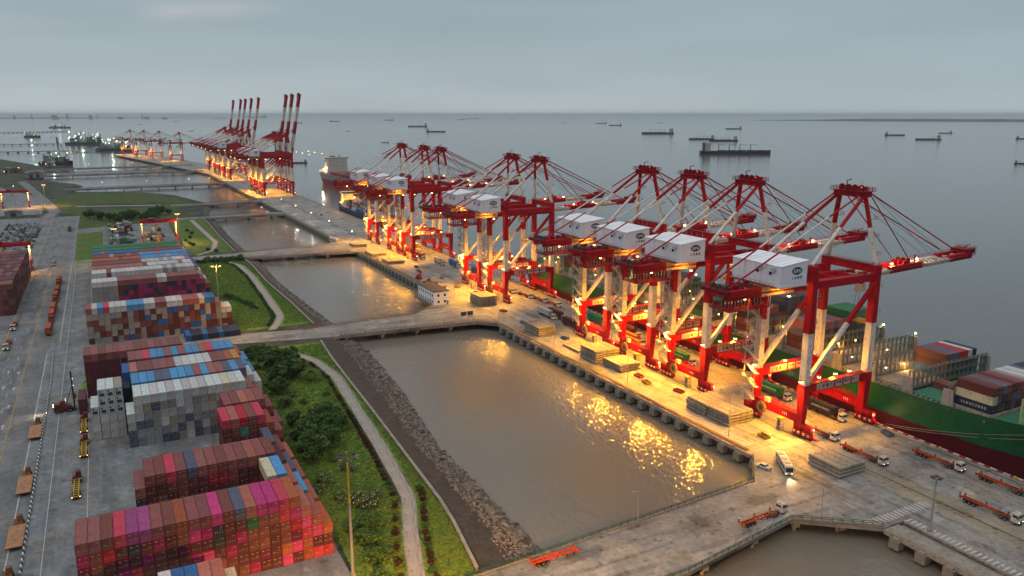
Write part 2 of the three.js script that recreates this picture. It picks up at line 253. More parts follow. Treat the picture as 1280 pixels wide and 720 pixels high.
// ---------- yard, roads, grass ----------
sheet('yard_pavement', [[-600, 60], [43, 60], [43, -362], [52, -398], [52, -640], [55, -860], [-25, -860], [-25, -956], [-95, -960], [-600, -960]], 0, G.yard);
sheet('road', [[-72, 60], [-30.6, 60], [-30.6, -400], [-29, -430], [-28, -956], [-72, -956]], 0.008, G.road);
sheet('road', [[-25, -806], [55, -862], [55, -872], [-25, -838]], 0.008, G.road);
const bankTop = (z) => interp(wallTab, z) - 0.4;
function bankStrip(name, x0, zs, y, mat) { const a = zs.map((z) => [typeof x0 === 'function' ? x0(z) : x0, z]), b = zs.slice().reverse().map((z) => [bankTop(z), z]); return sheet(name, a.concat(b), y, mat); }
const steps = (a, b, n = 20) => Array.from({ length: n + 1 }, (_, i) => lerp(a, b, i / n));
bankStrip('grass', 44.2, steps(40, -362), 0.02, G.grass);
bankStrip('grass', 53, steps(-398, -612), 0.02, G.grass);
bankStrip('grass', 55.5, steps(-644, -868), 0.02, G.grass2);
sheet('grass', [[-25, -806], [-4, -818], [-5, -662], [-24, -657]], 0.02, G.grass2);
sheet('grass', [[-24, -652], [-10, -650], [-10, -643], [-23, -640]], 0.02, G.grass);
sheet('scrub', [[-24, -958], [70, -960], [98, -1034], [60, -1180], [-30, -1230], [-100, -1100]], 0.02, G.scrub);
sheet('grass', [[-25, -842], [40, -874], [84, -872], [84, -905], [20, -950], [-25, -955]], 0.02, G.scrub);
{ const p = []; for (let i = 0; i < 18; i++) { const a = i / 18 * 6.283; p.push([-13.8 + 1.9 * Math.cos(a), -345 + 6.5 * Math.sin(a)]); } sheet('grass', p, 0.05, G.grass); }
const darkSoil = new THREE.MeshStandardMaterial({ map: soilTex, color: new THREE.Color(0.55, 0.5, 0.5), roughness: 1 });
sheet('soil', [[-20, -1000], [60, -1015], [70, -1060], [-20, -1080]], 0.04, darkSoil);
// the track along the bank
const trackTab = [[60, 53], [-130, 54.5], [-156, 56.5], [-175, 62], [-194, 68.5], [-230, 72.4], [-307, 78.5], [-330, 76.5], [-342, 73], [-352, 66]];
const track2 = [[-394, 69], [-405, 74], [-420, 78.5], [-472, 81], [-538, 83.5], [-581, 82.3], [-600, 76], [-612, 70]], track3 = [[-640, 60], [-660, 74], [-701, 81], [-798, 79], [-870, 78]];
for (const t of [trackTab, track2, track3]) {
  const rows = []; for (let z = t[0][0]; z > t[t.length - 1][0]; z -= 5) { const x = interp(t, z), w = 1.9; rows.push([[x - w, 0.05, z], [x - w * 0.35, 0.06, z], [x + w * 0.35, 0.06, z], [x + w, 0.05, z]]); }
  structure(mesh(numbered('track'), ribbon(rows), G.path, scene));
  for (const [a, b] of [[-2.2, -1.92], [1.92, 2.2]]) { const r2 = []; for (let z = t[0][0]; z > t[t.length - 1][0]; z -= 5) { const x = interp(t, z); r2.push([[x + a, 0.02, z], [x + a, 0.17, z], [x + b, 0.17, z], [x + b, 0.02, z]]); } structure(mesh(numbered('kerb'), ribbon(r2), G.wharf, scene)); }
}
sheet('soil', [[62.5, -160], [63.6, -160], [71.5, -240], [74.5, -300], [72.6, -300], [69.5, -240]], 0.04, darkSoil);
// ---------- painted markings in the yard ----------
function lineSheet(name, x, z0, z1, w, y, mat) { sheet(name, quad(x - w / 2, x + w / 2, z0, z1), y, mat); }
lineSheet('road_marking', -30.2, 20, -400, 0.3, 0.02, G.line); lineSheet('road_marking', -25.8, -420, -640, 0.3, 0.02, G.line); lineSheet('road_marking', -37.6, 20, -620, 0.32, 0.02, G.yline); lineSheet('road_marking', -49.2, 20, -955, 0.35, 0.02, G.yline); lineSheet('road_marking', -71, 20, -955, 0.3, 0.02, G.line);
for (const x of [-41.4, -45.3, -57]) for (let z = 0; z > -940; z -= 18) if (rnd() < 0.9) lineSheet('road_marking', x, z, z - 6, 0.2, 0.02, G.line);
for (let k = 0; k < 12; k++) { const x = k % 2 ? -43.4 : -39.6, z = -262 - 22 * Math.floor(k / 2) - (k % 2) * 3; sheet('road_marking', [[x - 0.2, z], [x + 0.2, z], [x + 0.2, z - 3], [x + 0.8, z - 3], [x, z - 5], [x - 0.8, z - 3], [x - 0.2, z - 3]], 0.022, G.line); }
for (const z of [-640, -662, -655]) sheet('road_marking', quad(-70, -14, z, z + 0.3), 0.021, G.line);
for (const x of [-12.8, -22.5]) lineSheet('road_marking', x, 0, -620, 0.18, 0.02, G.line);
// ---------- the wharf ----------
{
  const w = new THREE.Group(); w.name = 'wharf'; structure(w); scene.add(w);
  const out = [[182, 60], [235.2, 60], [235.2, -1500], [214, -1800], [170, -2110], [108, -2460], [36, -2400], [104, -1986], [150, -1697], [176, -1530], [176, -119.6], [182, -119.6]];
  mesh('deck', slab(out, -1.5, 0), G.wharf, w);
  const side = new B(); side.bb(174, 179.6, -1.5, -0.25, 60, -119.4, CON); side.bb(179.8, 181.8, -1.8, -0.9, 60, -119.2, CON); side.bb(181.5, 181.95, -0.2, 0.35, 60, -119, CON); side.build('walkway', M.matte, w);
  const e = new B(); e.bb(175.4, 176, -1.0, 0.2, -170, -350, CON); e.bb(175.4, 176, -1.7, 0.25, -432, -598, CON); e.bb(175.4, 176, -1.7, 0.25, -662, -868, CON); e.bb(175.4, 176, -1.7, 0.25, -910, -1500, CON); e.build('edge_beam', M.matte, w);
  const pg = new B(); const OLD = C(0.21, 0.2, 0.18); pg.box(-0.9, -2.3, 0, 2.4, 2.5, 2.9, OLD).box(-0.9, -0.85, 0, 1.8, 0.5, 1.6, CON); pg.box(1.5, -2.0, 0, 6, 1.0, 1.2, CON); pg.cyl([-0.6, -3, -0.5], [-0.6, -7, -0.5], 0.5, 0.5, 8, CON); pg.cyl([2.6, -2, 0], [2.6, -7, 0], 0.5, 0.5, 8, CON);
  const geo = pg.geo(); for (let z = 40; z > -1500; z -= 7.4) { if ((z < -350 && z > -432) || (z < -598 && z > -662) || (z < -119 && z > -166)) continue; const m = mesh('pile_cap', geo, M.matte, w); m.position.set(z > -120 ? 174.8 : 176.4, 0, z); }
  // crane rails in their grooves
  for (const x of [200.3, 232]) { const r = new B(); r.bb(x - 0.22, x + 0.22, 0.004, 0.012, 50, -1500, C(0.04, 0.035, 0.03)); r.bb(x - 0.06, x + 0.06, 0.012, 0.05, 50, -1500, C(0.10, 0.08, 0.07)); r.build('crane_rail', M.steel, w); }
  // red and white kerb along the quay face
  const kg = [new B(), new B()]; for (let i = 0; i < 760; i++) { const z = 40 - i * 2; if (z > -40) continue; kg[i % 2].bb(234.3, 235.0, 0, 0.34, z, z - 1.98, i % 2 ? C(0.55, 0.5, 0.46) : C(0.32, 0.03, 0.03)); }
  kg[0].build('kerb', M.matte, w); kg[1].build('kerb', M.matte, w);
    // pipes and cable tray along the landside edge
  for (let k = 0; k < 3; k++) { const p = new B(); for (const [a, c] of [[-172, -350], [-434, -598]]) p.cyl([176.5 + k * 0.55, 0.5 + 0.12 * (k % 2), a], [176.5 + k * 0.55, 0.5 + 0.12 * (k % 2), c], 0.18, 0.18, 6, [C(0.22, 0.10, 0.05), C(0.35, 0.25, 0.12), C(0.12, 0.10, 0.09)][k]); p.build('pipe', M.steel, w); }
  const rl = new B(); rl.rail([[175.7, 0.25, -172], [175.7, 0.25, -350]], 1.1, 3, 0.1, C(0.32, 0.18, 0.07)); rl.rail([[175.7, 0.25, -434], [175.7, 0.25, -598]], 1.1, 4, 0.1, C(0.32, 0.18, 0.07)); rl.rail([[175.7, 0.25, -664], [175.7, 0.25, -866]], 1.1, 5, 0.12, C(0.2, 0.18, 0.17)); rl.rail([[174.3, -0.4, 40], [174.3, -0.4, -118]], 1.1, 3, 0.1, C(0.3, 0.26, 0.2)); rl.build('railing', M.steel, w);
}
// wharf markings
for (let z = -70; z > -142; z -= 2.2) { sheet('wharf_marking', [[195, z - 7], [195, z - 7.5], [199.9, z - 1.5], [199.9, z - 1.0]], 0.006, G.yline); sheet('wharf_marking', [[200.7, z - 0.02], [200.7, z - 0.52], [205, z + 4.7], [205, z + 5.2]], 0.006, G.yline); }
for (let z = -60; z > -120; z -= 1.37) sheet('wharf_marking', quad(182.2, 185.2, z, z - 0.62), 0.006, G.line);
for (let i = 0; i < 17; i++) sheet('wharf_marking', quad(172.6 + i * 1.45, 173.3 + i * 1.45, -121.2, -124.4), 0.042, G.line);
for (let i = 0; i < 10; i++) sheet('wharf_marking', quad(186 + i * 1.4, 186.6 + i * 1.4, -168.5, -172), 0.006, G.line);
for (let i = 0; i < 34; i++) sheet('wharf_marking', quad(179, 183.5, -176 - i * 1.3, -176.5 - i * 1.3), 0.006, G.line);
for (const x of [204.6, 209.4, 214.2, 219, 223.8, 228.6]) for (let z = 20; z > -1050; z -= 11) if (x !== 204.6 || z < -260) sheet('wharf_marking', quad(x - 0.08, x + 0.08, z, z - 4), 0.006, G.line);
for (const [name, mat, list] of marks.values()) structure(mesh(numbered(name), mergeGeometries(list, false), mat, scene));
// ---------- bridges ----------
function bridge(pts, piers, rails, label, railCol, depth = 1.3) {
  const o = thing('access_bridge', label, 'bridge'); const cx = pts[0][0], cz = pts[0][1]; o.position.set(cx, 0, cz);
  const loc = pts.map(([x, z]) => [x - cx, z - cz]);
  const top = mesh('deck', slab(loc, -depth, 0.03), G.wharf, o), uv = top.geometry.attributes.uv; for (let i = 0; i < uv.count; i++) uv.setXY(i, uv.getY(i), uv.getX(i));   // wheel tracks run along the bridge
  for (const [x0, z0, x1, z1] of piers) { const b = new B(), dx = x1 - x0, dz = z1 - z0, L = Math.hypot(dx, dz); b.bar([x0 - cx, -2.1, z0 - cz], [x1 - cx, -2.1, z1 - cz], 1.8, 1.5, CON); const n = Math.max(2, Math.round(L / 6)); for (let k = 0; k <= n; k++) { const t = lerp(0.06, 0.94, k / n); b.cyl([x0 + dx * t - cx, -2.5, z0 + dz * t - cz], [x0 + dx * t - cx, -7, z0 + dz * t - cz], 0.55, 0.55, 8, CON); } b.build('pier', M.matte, o); }
  for (const r of rails) { const b = new B(), p = r.map(([x, z]) => [x - cx, 0.45, z - cz]); for (let i = 0; i + 1 < p.length; i++) b.bar([p[i][0], 0.25, p[i][2]], [p[i + 1][0], 0.25, p[i + 1][2]], 0.5, 0.42, tint(CON, 0.8)); b.rail(p, 0.95, 2.5, 0.13, railCol); b.build('railing', M.matte, o); }
  return o;
}
const DKG = C(0.03, 0.10, 0.08), RST = C(0.30, 0.17, 0.07);
bridge([[40, -126], [114.8, -128], [156, -134.5], [175, -119.5], [176.1, -119.5], [176.1, -168.5], [163.5, -155.2], [90, -150.4], [66, -149.2], [40, -149]], [[84, -127, 84, -149.5], [102, -128, 102, -150.5], [122, -129.5, 122, -152], [142, -133, 142, -153.5], [158, -134, 166, -156], [168, -127, 175, -165]], [[[66, -149.6], [90, -150.8], [163.3, -155.6], [175.6, -168.3]], [[72, -126.6], [114.8, -127.6], [156, -134.1], [174.6, -120.2]]], 'wide concrete bridge with dark green railing carrying a red empty chassis truck', DKG);
bridge([[43, -377.5], [84, -368.5], [96.5, -366.5], [135, -363], [168, -359.2], [176.1, -350], [176.1, -432], [160, -432], [160, -404], [145.6, -391.5], [83, -387.5], [53, -393.5], [43, -395]], [[100, -367, 100, -387], [118, -365, 118, -388.5], [136, -363.8, 136, -390], [154, -361.5, 154, -397], [163, -405, 175, -405], [163, -428, 175, -428]], [[[96.5, -367], [135, -363.5], [168, -359.7], [175.7, -350.6]], [[83, -387], [145.6, -391], [160.3, -404], [160.3, -431.6], [175.6, -431.6]]], 'concrete access bridge ending beside the white two storey quay building', RST);
bridge([[52, -620], [87, -611], [170, -599.5], [176.1, -597], [176.1, -664], [164, -647], [91, -637], [52, -634]], [[104, -610, 104, -637], [128, -606, 128, -641], [152, -602, 152, -645]], [[[87, -611.4], [170, -600]], [[91, -636.6], [164, -646.6]]], 'concrete access bridge between the second and the far basin', RST);
for (const [z, x0, l] of [[-868, 60, 'long low concrete bridge north of the far basin'], [-1005, 70, 'long low concrete bridge at the tip of the green spit'], [-1300, -50, 'long low trestle bridge past the green island'], [-1610, -100, 'second of the far parallel trestle bridges'], [-1803, -128, 'outermost of the far parallel trestle bridges']]) {
  const p = []; for (let x = x0 + 30; x < 172; x += 24) p.push([x, z, x, z - 18]);
  bridge([[x0, z + 1], [176.1, z - 4], [176.1, z - 24], [x0, z - 19]], p, [[[x0, z + 0.6], [176, z - 4.4]], [[x0, z - 18.6], [176, z - 23.6]]], l, C(0.1, 0.1, 0.1), 1.8);
}
// ---------- lamps ----------
// a glowing lens with a light of its size just in front of it
function spot(parent, x, y, z, tx, ty, tz, cd, angle, color = 0xffad2b, pen = 0.8) {
  const s = new THREE.SpotLight(color, cd, 0, angle, pen, 2); s.position.set(x, y, z); s.target.position.set(tx, ty, tz); s.castShadow = true; s.shadow.radius = 24; parent.add(s, s.target); return s;
}
function point(parent, x, y, z, cd, color = 0xffad2b) { const p = new THREE.PointLight(color, cd, 0, 2); p.position.set(x, y, z); p.castShadow = true; p.shadow.radius = 12; parent.add(p); return p; }
// ---------- ship-to-shore cranes ----------
const logoTex = canvasTex(1024, 640, (x, w, h) => {
  x.fillStyle = '#dbdae4'; x.fillRect(0, 0, w, h);
  x.fillStyle = '#10203f'; x.beginPath(); x.ellipse(560, 200, 270, 150, 0, 0, 7); x.fill();
  x.fillStyle = '#d9dbe2'; x.font = 'italic bold 180px sans-serif'; x.textAlign = 'center'; x.textBaseline = 'middle'; x.fillText('SIPG', 552, 206);
  x.strokeStyle = '#1b2030'; for (let i = 0; i < 4; i++) glyph(x, i, 280 + i * 150, 400, 118, 19);
});
const beamTex = canvasTex(1024, 128, (x, w, h) => {
  x.fillStyle = '#b3a7a2'; x.fillRect(0, 0, w, h); x.fillStyle = '#8c1822'; x.fillRect(404, 0, 46, h); x.fillRect(606, 0, 46, h); x.fillRect(808, 0, 46, h);
  x.strokeStyle = '#5c1a20'; for (let i = 0; i < 4; i++) glyph(x, i % 4, 10 + i * 97, 18, 92, 11); for (let i = 0; i < 3; i++) { glyph(x, (i + 1) % 4, 462 + i * 202, 20, 66, 9); glyph(x, (i + 2) % 4, 530 + i * 202, 20, 66, 9); }
});
const logoMat = new THREE.MeshStandardMaterial({ map: logoTex, roughness: 0.5 }), beamMat = new THREE.MeshStandardMaterial({ map: beamTex, roughness: 0.5 });
const HOUSE = C(0.70, 0.71, 0.77);
function panel(name, x0, y0, z0, x1, y1, z1, mat, parent) {   // upright panel from one bottom corner to the opposite top corner, facing to the right of its run
  const g = new THREE.BufferGeometry(); g.setAttribute('position', new THREE.Float32BufferAttribute([x0, y0, z0, x1, y0, z1, x1, y1, z1, x0, y1, z0], 3)); g.setAttribute('uv', new THREE.Float32BufferAttribute([0, 0, 1, 0, 1, 1, 0, 1], 2)); g.setIndex([0, 1, 2, 0, 2, 3]); g.computeVertexNormals(); return mesh(name, g, mat, parent);
}
function makeCrane(raised, boomLen) {
  const o = thing('quay_crane', 'x', 'crane'), gauge = raised ? 38 : 30.5;
  const zs = [10.5, -10.5], top = 53;
  for (const x of [0, gauge]) for (const z of zs) {
    const b = new B(), s = z > 0 ? 1 : -1, rk = raised ? 1.35 : 1;
    b.taper(x, z, 6.2, 15.5, 2.0, 2.2, 2.7 * rk, 3.0 * rk, RED).taper(x, z, 15.5, 18.6, 2.7 * rk, 3.0 * rk, 2.7 * rk, 3.0 * rk, RED).taper(x, z, 18.6, 36.7, 2.3 * rk, 2.6 * rk, 2.2 * rk, 2.5 * rk, WHT).taper(x, z, 36.7, x ? 56.5 : 59, 2.35 * rk, 2.65 * rk, 2.2 * rk, 2.5 * rk, RED);
    b.box(x, 36.7, z, 2.5, 0.3, 2.8, DRED); b.box(x, 27.5, z, 2.38, 0.16, 2.68, tint(WHT, 0.75)).box(x, 46, z, 2.42, 0.2, 2.72, DRED); const leg = b.build('leg', M.paint, o);
    const l = new B(); const lx = x + 1.25, ly0 = 19, ly1 = 51; l.bar([lx, ly0, z + s * 0.6], [lx, ly1, z + s * 0.6], 0.1, 0.1, GRY).bar([lx, ly0, z + s * 1.1], [lx, ly1, z + s * 1.1], 0.1, 0.1, GRY); for (let y = 22; y < 50; y += 9) l.box(lx + 0.5, y, z + s * 0.8, 1.1, 0.12, 1.4, GRY).rail([[lx + 1, y, z + s * 0.2], [lx + 1, y, z + s * 1.5]], 1.1, 0.7, 0.08, GRY); l.build('ladder', M.steel, leg);
    // bogies
    const g = new B(); g.box(x, 4.2, z + s * 1.2, 1.5, 1.4, 7.4, RED).box(x, 2.7, z + s * 1.2 - 2.1, 1.3, 1.5, 3.2, DRED).box(x, 2.7, z + s * 1.2 + 2.1, 1.3, 1.5, 3.2, DRED); for (const d of [-3.1, -1.1, 1.1, 3.1]) g.box(x, 1.4, z + s * 1.2 + d, 1.7, 1.2, 1.7, RED).box(x + 0.95, 1.7, z + s * 1.2 + d, 0.5, 0.7, 0.7, GRY).box(x - 0.95, 1.7, z + s * 1.2 + d, 0.5, 0.7, 0.7, C(0.5, 0.46, 0.42)); g.box(x, 1.3, z + s * 6.2, 0.8, 0.8, 1.8, RED).cyl([x, 1.4, z + s * 7.0], [x, 1.4, z + s * 7.9], 0.3, 0.3, 8, C(0.5, 0.12, 0.05)); const bg = g.build('bogie', M.paint, o);
    const wh = new B(); for (const d of [-3.5, -2.6, -1.5, -0.6, 0.6, 1.5, 2.6, 3.5]) wh.cyl([x - 0.25, 0.47, z + s * 1.2 + d], [x + 0.25, 0.47, z + s * 1.2 + d], 0.42, 0.42, 10, BLK); wh.build('wheels', M.steel, bg).userData.kind = 'stuff';
  }
  for (const x of [0, gauge]) {
    const b = new B(); b.box(x, 6.4, 0, 1.7, 3.0, 23, RED).box(x, 7.95, 0, 2.3, 0.12, 23, DRED).rail([[x - 1.1, 8, -11], [x - 1.1, 8, 11]], 1.1, 2.5, 0.08, RED).rail([[x + 1.1, 8, -11], [x + 1.1, 8, 11]], 1.1, 2.5, 0.08, RED);
    const s = b.build('sill_beam', M.paint, o); const n = new B(); n.box(x - 0.87, 6.3, 3.2, 0.03, 1.0, 0.35, WHT).box(x - 0.87, 6.3, 4.0, 0.03, 1.0, 0.35, WHT).box(x - 0.87, 6.3, 4.8, 0.03, 1.0, 0.35, WHT); n.build('number_plate', M.paint, s);
    const t = new B(); t.box(x, 55.2, 0, 1.9, 2.6, 24, RED).box(x, 56.6, 0, 2.6, 0.12, 24, DRED).rail([[x - 1.2, 56.6, -12], [x - 1.2, 56.6, 12]], 1.1, 2.4, 0.08, RED); t.build('cross_beam', M.paint, o);
  }
  for (const z of zs) {
    const b = new B(); b.box(gauge / 2, 17, z, gauge - 2, 3.0, 1.7, RED).box(gauge / 2, 18.56, z, gauge - 2, 0.12, 2.4, DRED).rail([[1.6, 18.6, z + 1.1], [gauge - 1.6, 18.6, z + 1.1]], 1.1, 2.6, 0.08, RED); const pb = b.build('portal_beam', M.paint, o); panel('name_panel', 5.2, 15.9, z + 0.88, gauge - 4.5, 18.2, z + 0.88, beamMat, pb);
    const u = new B(); u.box(gauge / 2, 52.6, z, gauge - 2, 2.6, 1.5, RED); u.build('top_chord', M.paint, o);
    const d = new B(); d.bands([1.2, 19.6, z], [gauge - 0.8, 49.5, z], raised ? 2 : 1.3, raised ? 2 : 1.3, [[0.60, WHT], [1, RED]], false); d.build('brace', M.paint, o);
    const f = new B(); f.bands([gauge, 56.4, z * 0.96], [gauge - 2.5, 79.8, z * 0.5], raised ? 2.2 : 1.4, raised ? 1.8 : 1.2, [[0.55, WHT], [1, RED]]); for (let y = 60; y < 78; y += 6) f.box(gauge + 0.6, y, z * lerp(0.95, 0.52, (y - 56) / 24) + 0.4, 1.8, 0.12, 1.6, GRY).rail([[gauge + 1.4, y, z * lerp(0.95, 0.52, (y - 56) / 24) - 0.4], [gauge + 1.4, y, z * lerp(0.95, 0.52, (y - 56) / 24) + 1.2]], 1.1, 0.8, 0.08, RED); f.build('mast_leg', M.paint, o);
    const k = new B(); k.bands([-0.6, 59.2, z * 0.95], [gauge - 3, 80.2, z * 0.5], raised ? 0.95 : 0.62, 0.62, [[0.52, WHT], [1, RED]], true); k.build('rear_strut', M.paint, o);
    const t = new B(); t.bands([-30.2, 53.6, z * 0.4], [gauge - 3, 81.4, z * 0.5], raised ? 0.5 : 0.3, 0.3, [[0.36, RED], [0.72, WHT], [1, RED]], true); t.build('backstay', M.paint, o);
    if (!raised) { const fs = new B(); const tip = [gauge + 55, 55.6, z * 0.36], mid = [gauge + 27, 54.6, z * 0.36], ap = [gauge - 1, 81.2, z * 0.5]; const at = (a, b, t) => [lerp(a[0], b[0], t), lerp(a[1], b[1], t), lerp(a[2], b[2], t)]; fs.bands(ap, tip, 0.26, 0.26, [[0.42, RED], [0.62, C(0.16, 0.1, 0.1)], [1, RED]], true).bands(ap, mid, 0.2, 0.2, [[0.5, RED], [1, C(0.14, 0.1, 0.1)]], true); for (const q of [0.9, 0.75]) fs.cyl(at(ap, tip, 0.02), [gauge + 55 * q, 55.4, z * 0.2], 0.07, 0.07, 5, BLK); fs.build('forestay', M.paint, o); }
  }
  // mast head
  const ax = gauge - 2.6; const a = new B(); a.box(ax, 80.4, 0, 4.2, 1.8, 12.4, RED).box(ax, 81.4, 0, 6.4, 0.18, 13.6, DRED).rail([[ax - 3.1, 81.5, -6.7], [ax + 3.1, 81.5, -6.7], [ax + 3.1, 81.5, 6.7], [ax - 3.1, 81.5, 6.7], [ax - 3.1, 81.5, -6.7]], 1.2, 1.4, 0.12, RED); for (const z of [-4, -1.3, 1.3, 4]) a.cyl([ax - 0.8, 82.5, z - 0.3], [ax - 0.8, 82.5, z + 0.3], 1.1, 1.1, 12, DRED).box(ax + 1.4, 82.2, z, 1.4, 1.5, 0.9, RED); a.bar([ax + 0.5, 81.5, -3], [ax + 0.5, 84.6, -3], 0.25, 0.25, DRED).bar([ax + 0.5, 84.6, -3], [ax + 2.8, 85, -3], 0.25, 0.25, DRED).cyl([ax - 2, 81.5, 5], [ax - 2, 85.4, 5], 0.06, 0.06, 5, GRY); const mh = a.build('mast_head', M.paint, o);
  const rl = new B(); rl.box(ax - 3, 83, 5.8, 0.3, 0.35, 0.3); rl.build('warning_light', M.red, mh);
  // main girders
  const gx0 = -31, gx1 = gauge + 1.5;
  for (const z of [4, -4]) { const b = new B(); b.bb(gx0, -16.4, 49.4, 52.4, z - 0.75, z + 0.75, RED).bb(-16.4, -2, 49.4, 52.4, z - 0.75, z + 0.75, C(0.62, 0.56, 0.48)).bb(-2, gx1, 49.4, 52.4, z - 0.75, z + 0.75, RED); const s = z > 0 ? 1 : -1; b.box((gx0 + gx1) / 2, 50.9, z + s * 1.5, gx1 - gx0, 0.1, 1.4, DRED).rail([[gx0, 51, z + s * 2.1], [gx1, 51, z + s * 2.1]], 1.1, 2.4, 0.09, RED); b.build('girder', M.paint, o); }
  const tie = new B(); for (const x of [gx0 + 0.6, gx0 + 7, -16, -3, gauge * 0.33, gauge * 0.66, gauge - 2]) tie.box(x, 51.6, 0, 0.9, 1.2, 8, RED); tie.box(gx0 - 0.8, 52.2, 0, 2.4, 1.2, 11, DRED).rail([[gx0 - 2, 52.6, -5.4], [gx0 - 2, 52.6, 5.4]], 1.1, 1.5, 0.09, DRED); for (const z of [-3, 0, 3]) tie.cyl([gx0 + 0.5, 53.4, z - 0.5], [gx0 + 0.5, 53.4, z + 0.5], 0.9, 0.9, 10, DGR); for (let i = 0; i < 7; i++) tie.box(gx0 + 2 + i * 2, 53, (i % 3) * 2 - 2, 1.2, 1.2, 1.4, pick([DRED, DGR, DRED])); tie.build('girder_ties', M.paint, o).userData.kind = 'stuff';
  // hanging walkway below the rear girders
  const wk = new B(); wk.box(-21, 45.6, 0, 18, 0.15, 9, DRED).rail([[-30, 45.7, 4.5], [-12, 45.7, 4.5], [-12, 45.7, -4.5], [-30, 45.7, -4.5], [-30, 45.7, 4.5]], 1.2, 1.5, 0.12, RED); for (const x of [-29.5, -21, -12.5]) for (const z of [-4.3, 4.3]) wk.bar([x, 45.6, z], [x, 49.6, z], 0.3, 0.3, RED); for (let i = 0; i < 12; i++) wk.box(-28 + i * 1.4, 47.6 - 0.5 * (i % 2), 0, 0.25, 3, 0.5, BLK); wk.build('service_walkway', M.paint, o);
  // machinery house
  {
    const h = new B(); const g = new THREE.BufferGeometry(), x0 = -15, x1 = -3.2, z0 = -10.6, z1 = 10.6, y0 = 53.3, ya = 60, yb = 61.2;
    const v = [[x0, y0, z1], [x1, y0, z1], [x1, yb, z1], [x0, ya, z1], [x0, y0, z0], [x1, y0, z0], [x1, yb, z0], [x0, ya, z0]], f = [[0, 1, 2, 3], [1, 5, 6, 2], [5, 4, 7, 6], [4, 0, 3, 7], [3, 2, 6, 7], [4, 5, 1, 0]], pos = []; for (const q of f) for (const i of [0, 1, 2, 0, 2, 3]) pos.push(...v[q[i]]); g.setAttribute('position', new THREE.Float32BufferAttribute(pos, 3)); g.computeVertexNormals(); h.push(g, HOUSE);
    h.box(-9.1, 53.2, 0, 12.4, 0.4, 21.8, C(0.5, 0.47, 0.44)); for (let z = -10; z <= 10; z += 2.5) h.box(x0 - 0.05, 56.6, z, 0.1, 6.4, 0.1, tint(HOUSE, 0.86)); for (let x = -14; x < -3.5; x += 2.7) h.box(x, 56.6, z1 + 0.04, 0.1, 6.4, 0.08, tint(HOUSE, 0.86));
    const hm = h.build('machinery_house', M.clean, o);
    const rf = new B(); rf.box(-9.1, 60.72, 0, 12.3, 0.16, 21.7, C(0.82, 0.84, 0.88), 0, 0, Math.atan2(1.2, 11.8)); for (let z = -9; z < 10; z += 3) rf.box(-9.1, 60.82, z, 12.2, 0.1, 0.12, C(0.6, 0.6, 0.64), 0, 0, Math.atan2(1.2, 11.8)); rf.build('roof', M.clean, hm);
    panel('logo_panel', -12.6, 54.5, z1 + 0.1, -3.9, 59.9, z1 + 0.1, logoMat, hm);
    for (const [z, y] of [[6.4, 57.4], [0.8, 57.4]]) { const w = new B(); w.box(x0 - 0.08, y, z, 0.1, 1.0, 1.1, C(0.02, 0.03, 0.05)); w.build('window', M.glass, hm); const hd = new B(); hd.box(x0 - 0.5, y + 1.6, z + 1.6, 1.0, 1.0, 1.6, tint(HOUSE, 0.8)); hd.build('vent', M.paint, hm); }
    const bal = new B(); bal.box(x0 - 1, 53.3, 0, 2, 0.12, 20, DRED).rail([[x0 - 2, 53.3, -10], [x0 - 2, 53.3, 10]], 1.2, 2, 0.1, C(0.35, 0.1, 0.1)); bal.build('balcony', M.paint, hm);
    const rr_ = new B(); for (let z = -9; z < 10; z += 3) rr_.bar([x1 - 0.2, yb, z], [x1 - 0.2, yb + 2.2, z], 0.09, 0.09, GRY); rr_.build('roof_posts', M.steel, hm).userData.kind = 'stuff';
  }
  // zigzag stair tower on the landside leg
  { const s = new B(), zc = -10.5 - 0.0, x0 = -3.4; const col = C(0.5, 0.46, 0.43); for (let i = 0; i < 17; i++) { const y = 7.6 + i * 2.5, a = i % 2 ? 2.2 : -2.2; s.bar([x0, y, zc - a], [x0, y + 2.5, zc + a], 1.1, 0.2, col); for (const q of [-0.55, 0.55]) s.bar([x0 + q, y + 1.05, zc - a], [x0 + q, y + 3.5, zc + a], 0.1, 0.1, col).bar([x0 + q, y + 0.55, zc - a], [x0 + q, y + 3.0, zc + a], 0.08, 0.08, col); s.box(x0, y + 2.5, zc + a * 1.3, 1.4, 0.18, 1.7, col).rail([[x0 - 0.65, y + 2.5, zc + a * 1.3 - 0.8], [x0 - 0.65, y + 2.5, zc + a * 1.3 + 0.8]], 1.1, 0.8, 0.1, col).bar([x0 - 0.6, y, zc + a], [x0 - 0.6, y + 2.5, zc + a], 0.12, 0.12, col); } for (const q of [-2.6, 2.6]) s.bar([x0 - 0.6, 7.6, zc + q], [x0 - 0.6, 50, zc + q], 0.14, 0.14, col); s.build('stair_tower', M.steel, o); }
  // lift tower and electrical booth
  const el = new B(); el.box(2.4, 30, 10.5 - 2.6, 1.8, 40, 1.8, C(0.45, 0.41, 0.38)); for (let y = 12; y < 50; y += 3) el.box(2.4, y, 10.5 - 2.6, 1.95, 0.14, 1.95, GRY); if (raised) el.build('lift_shaft', M.steel, o);
  const eb = new B(); eb.box(-1.9, 3.2, 3.5, 1.8, 3.0, 2.0, C(0.6, 0.52, 0.4)).box(-1.9, 4.8, 3.5, 2.2, 0.2, 2.4, YEL).box(-2.82, 2.9, 3.5, 0.04, 1.9, 0.8, DGR).box(-1.9, 0.9, 3.5, 1.6, 1.6, 1.8, GRY); eb.build('control_booth', M.paint, o);
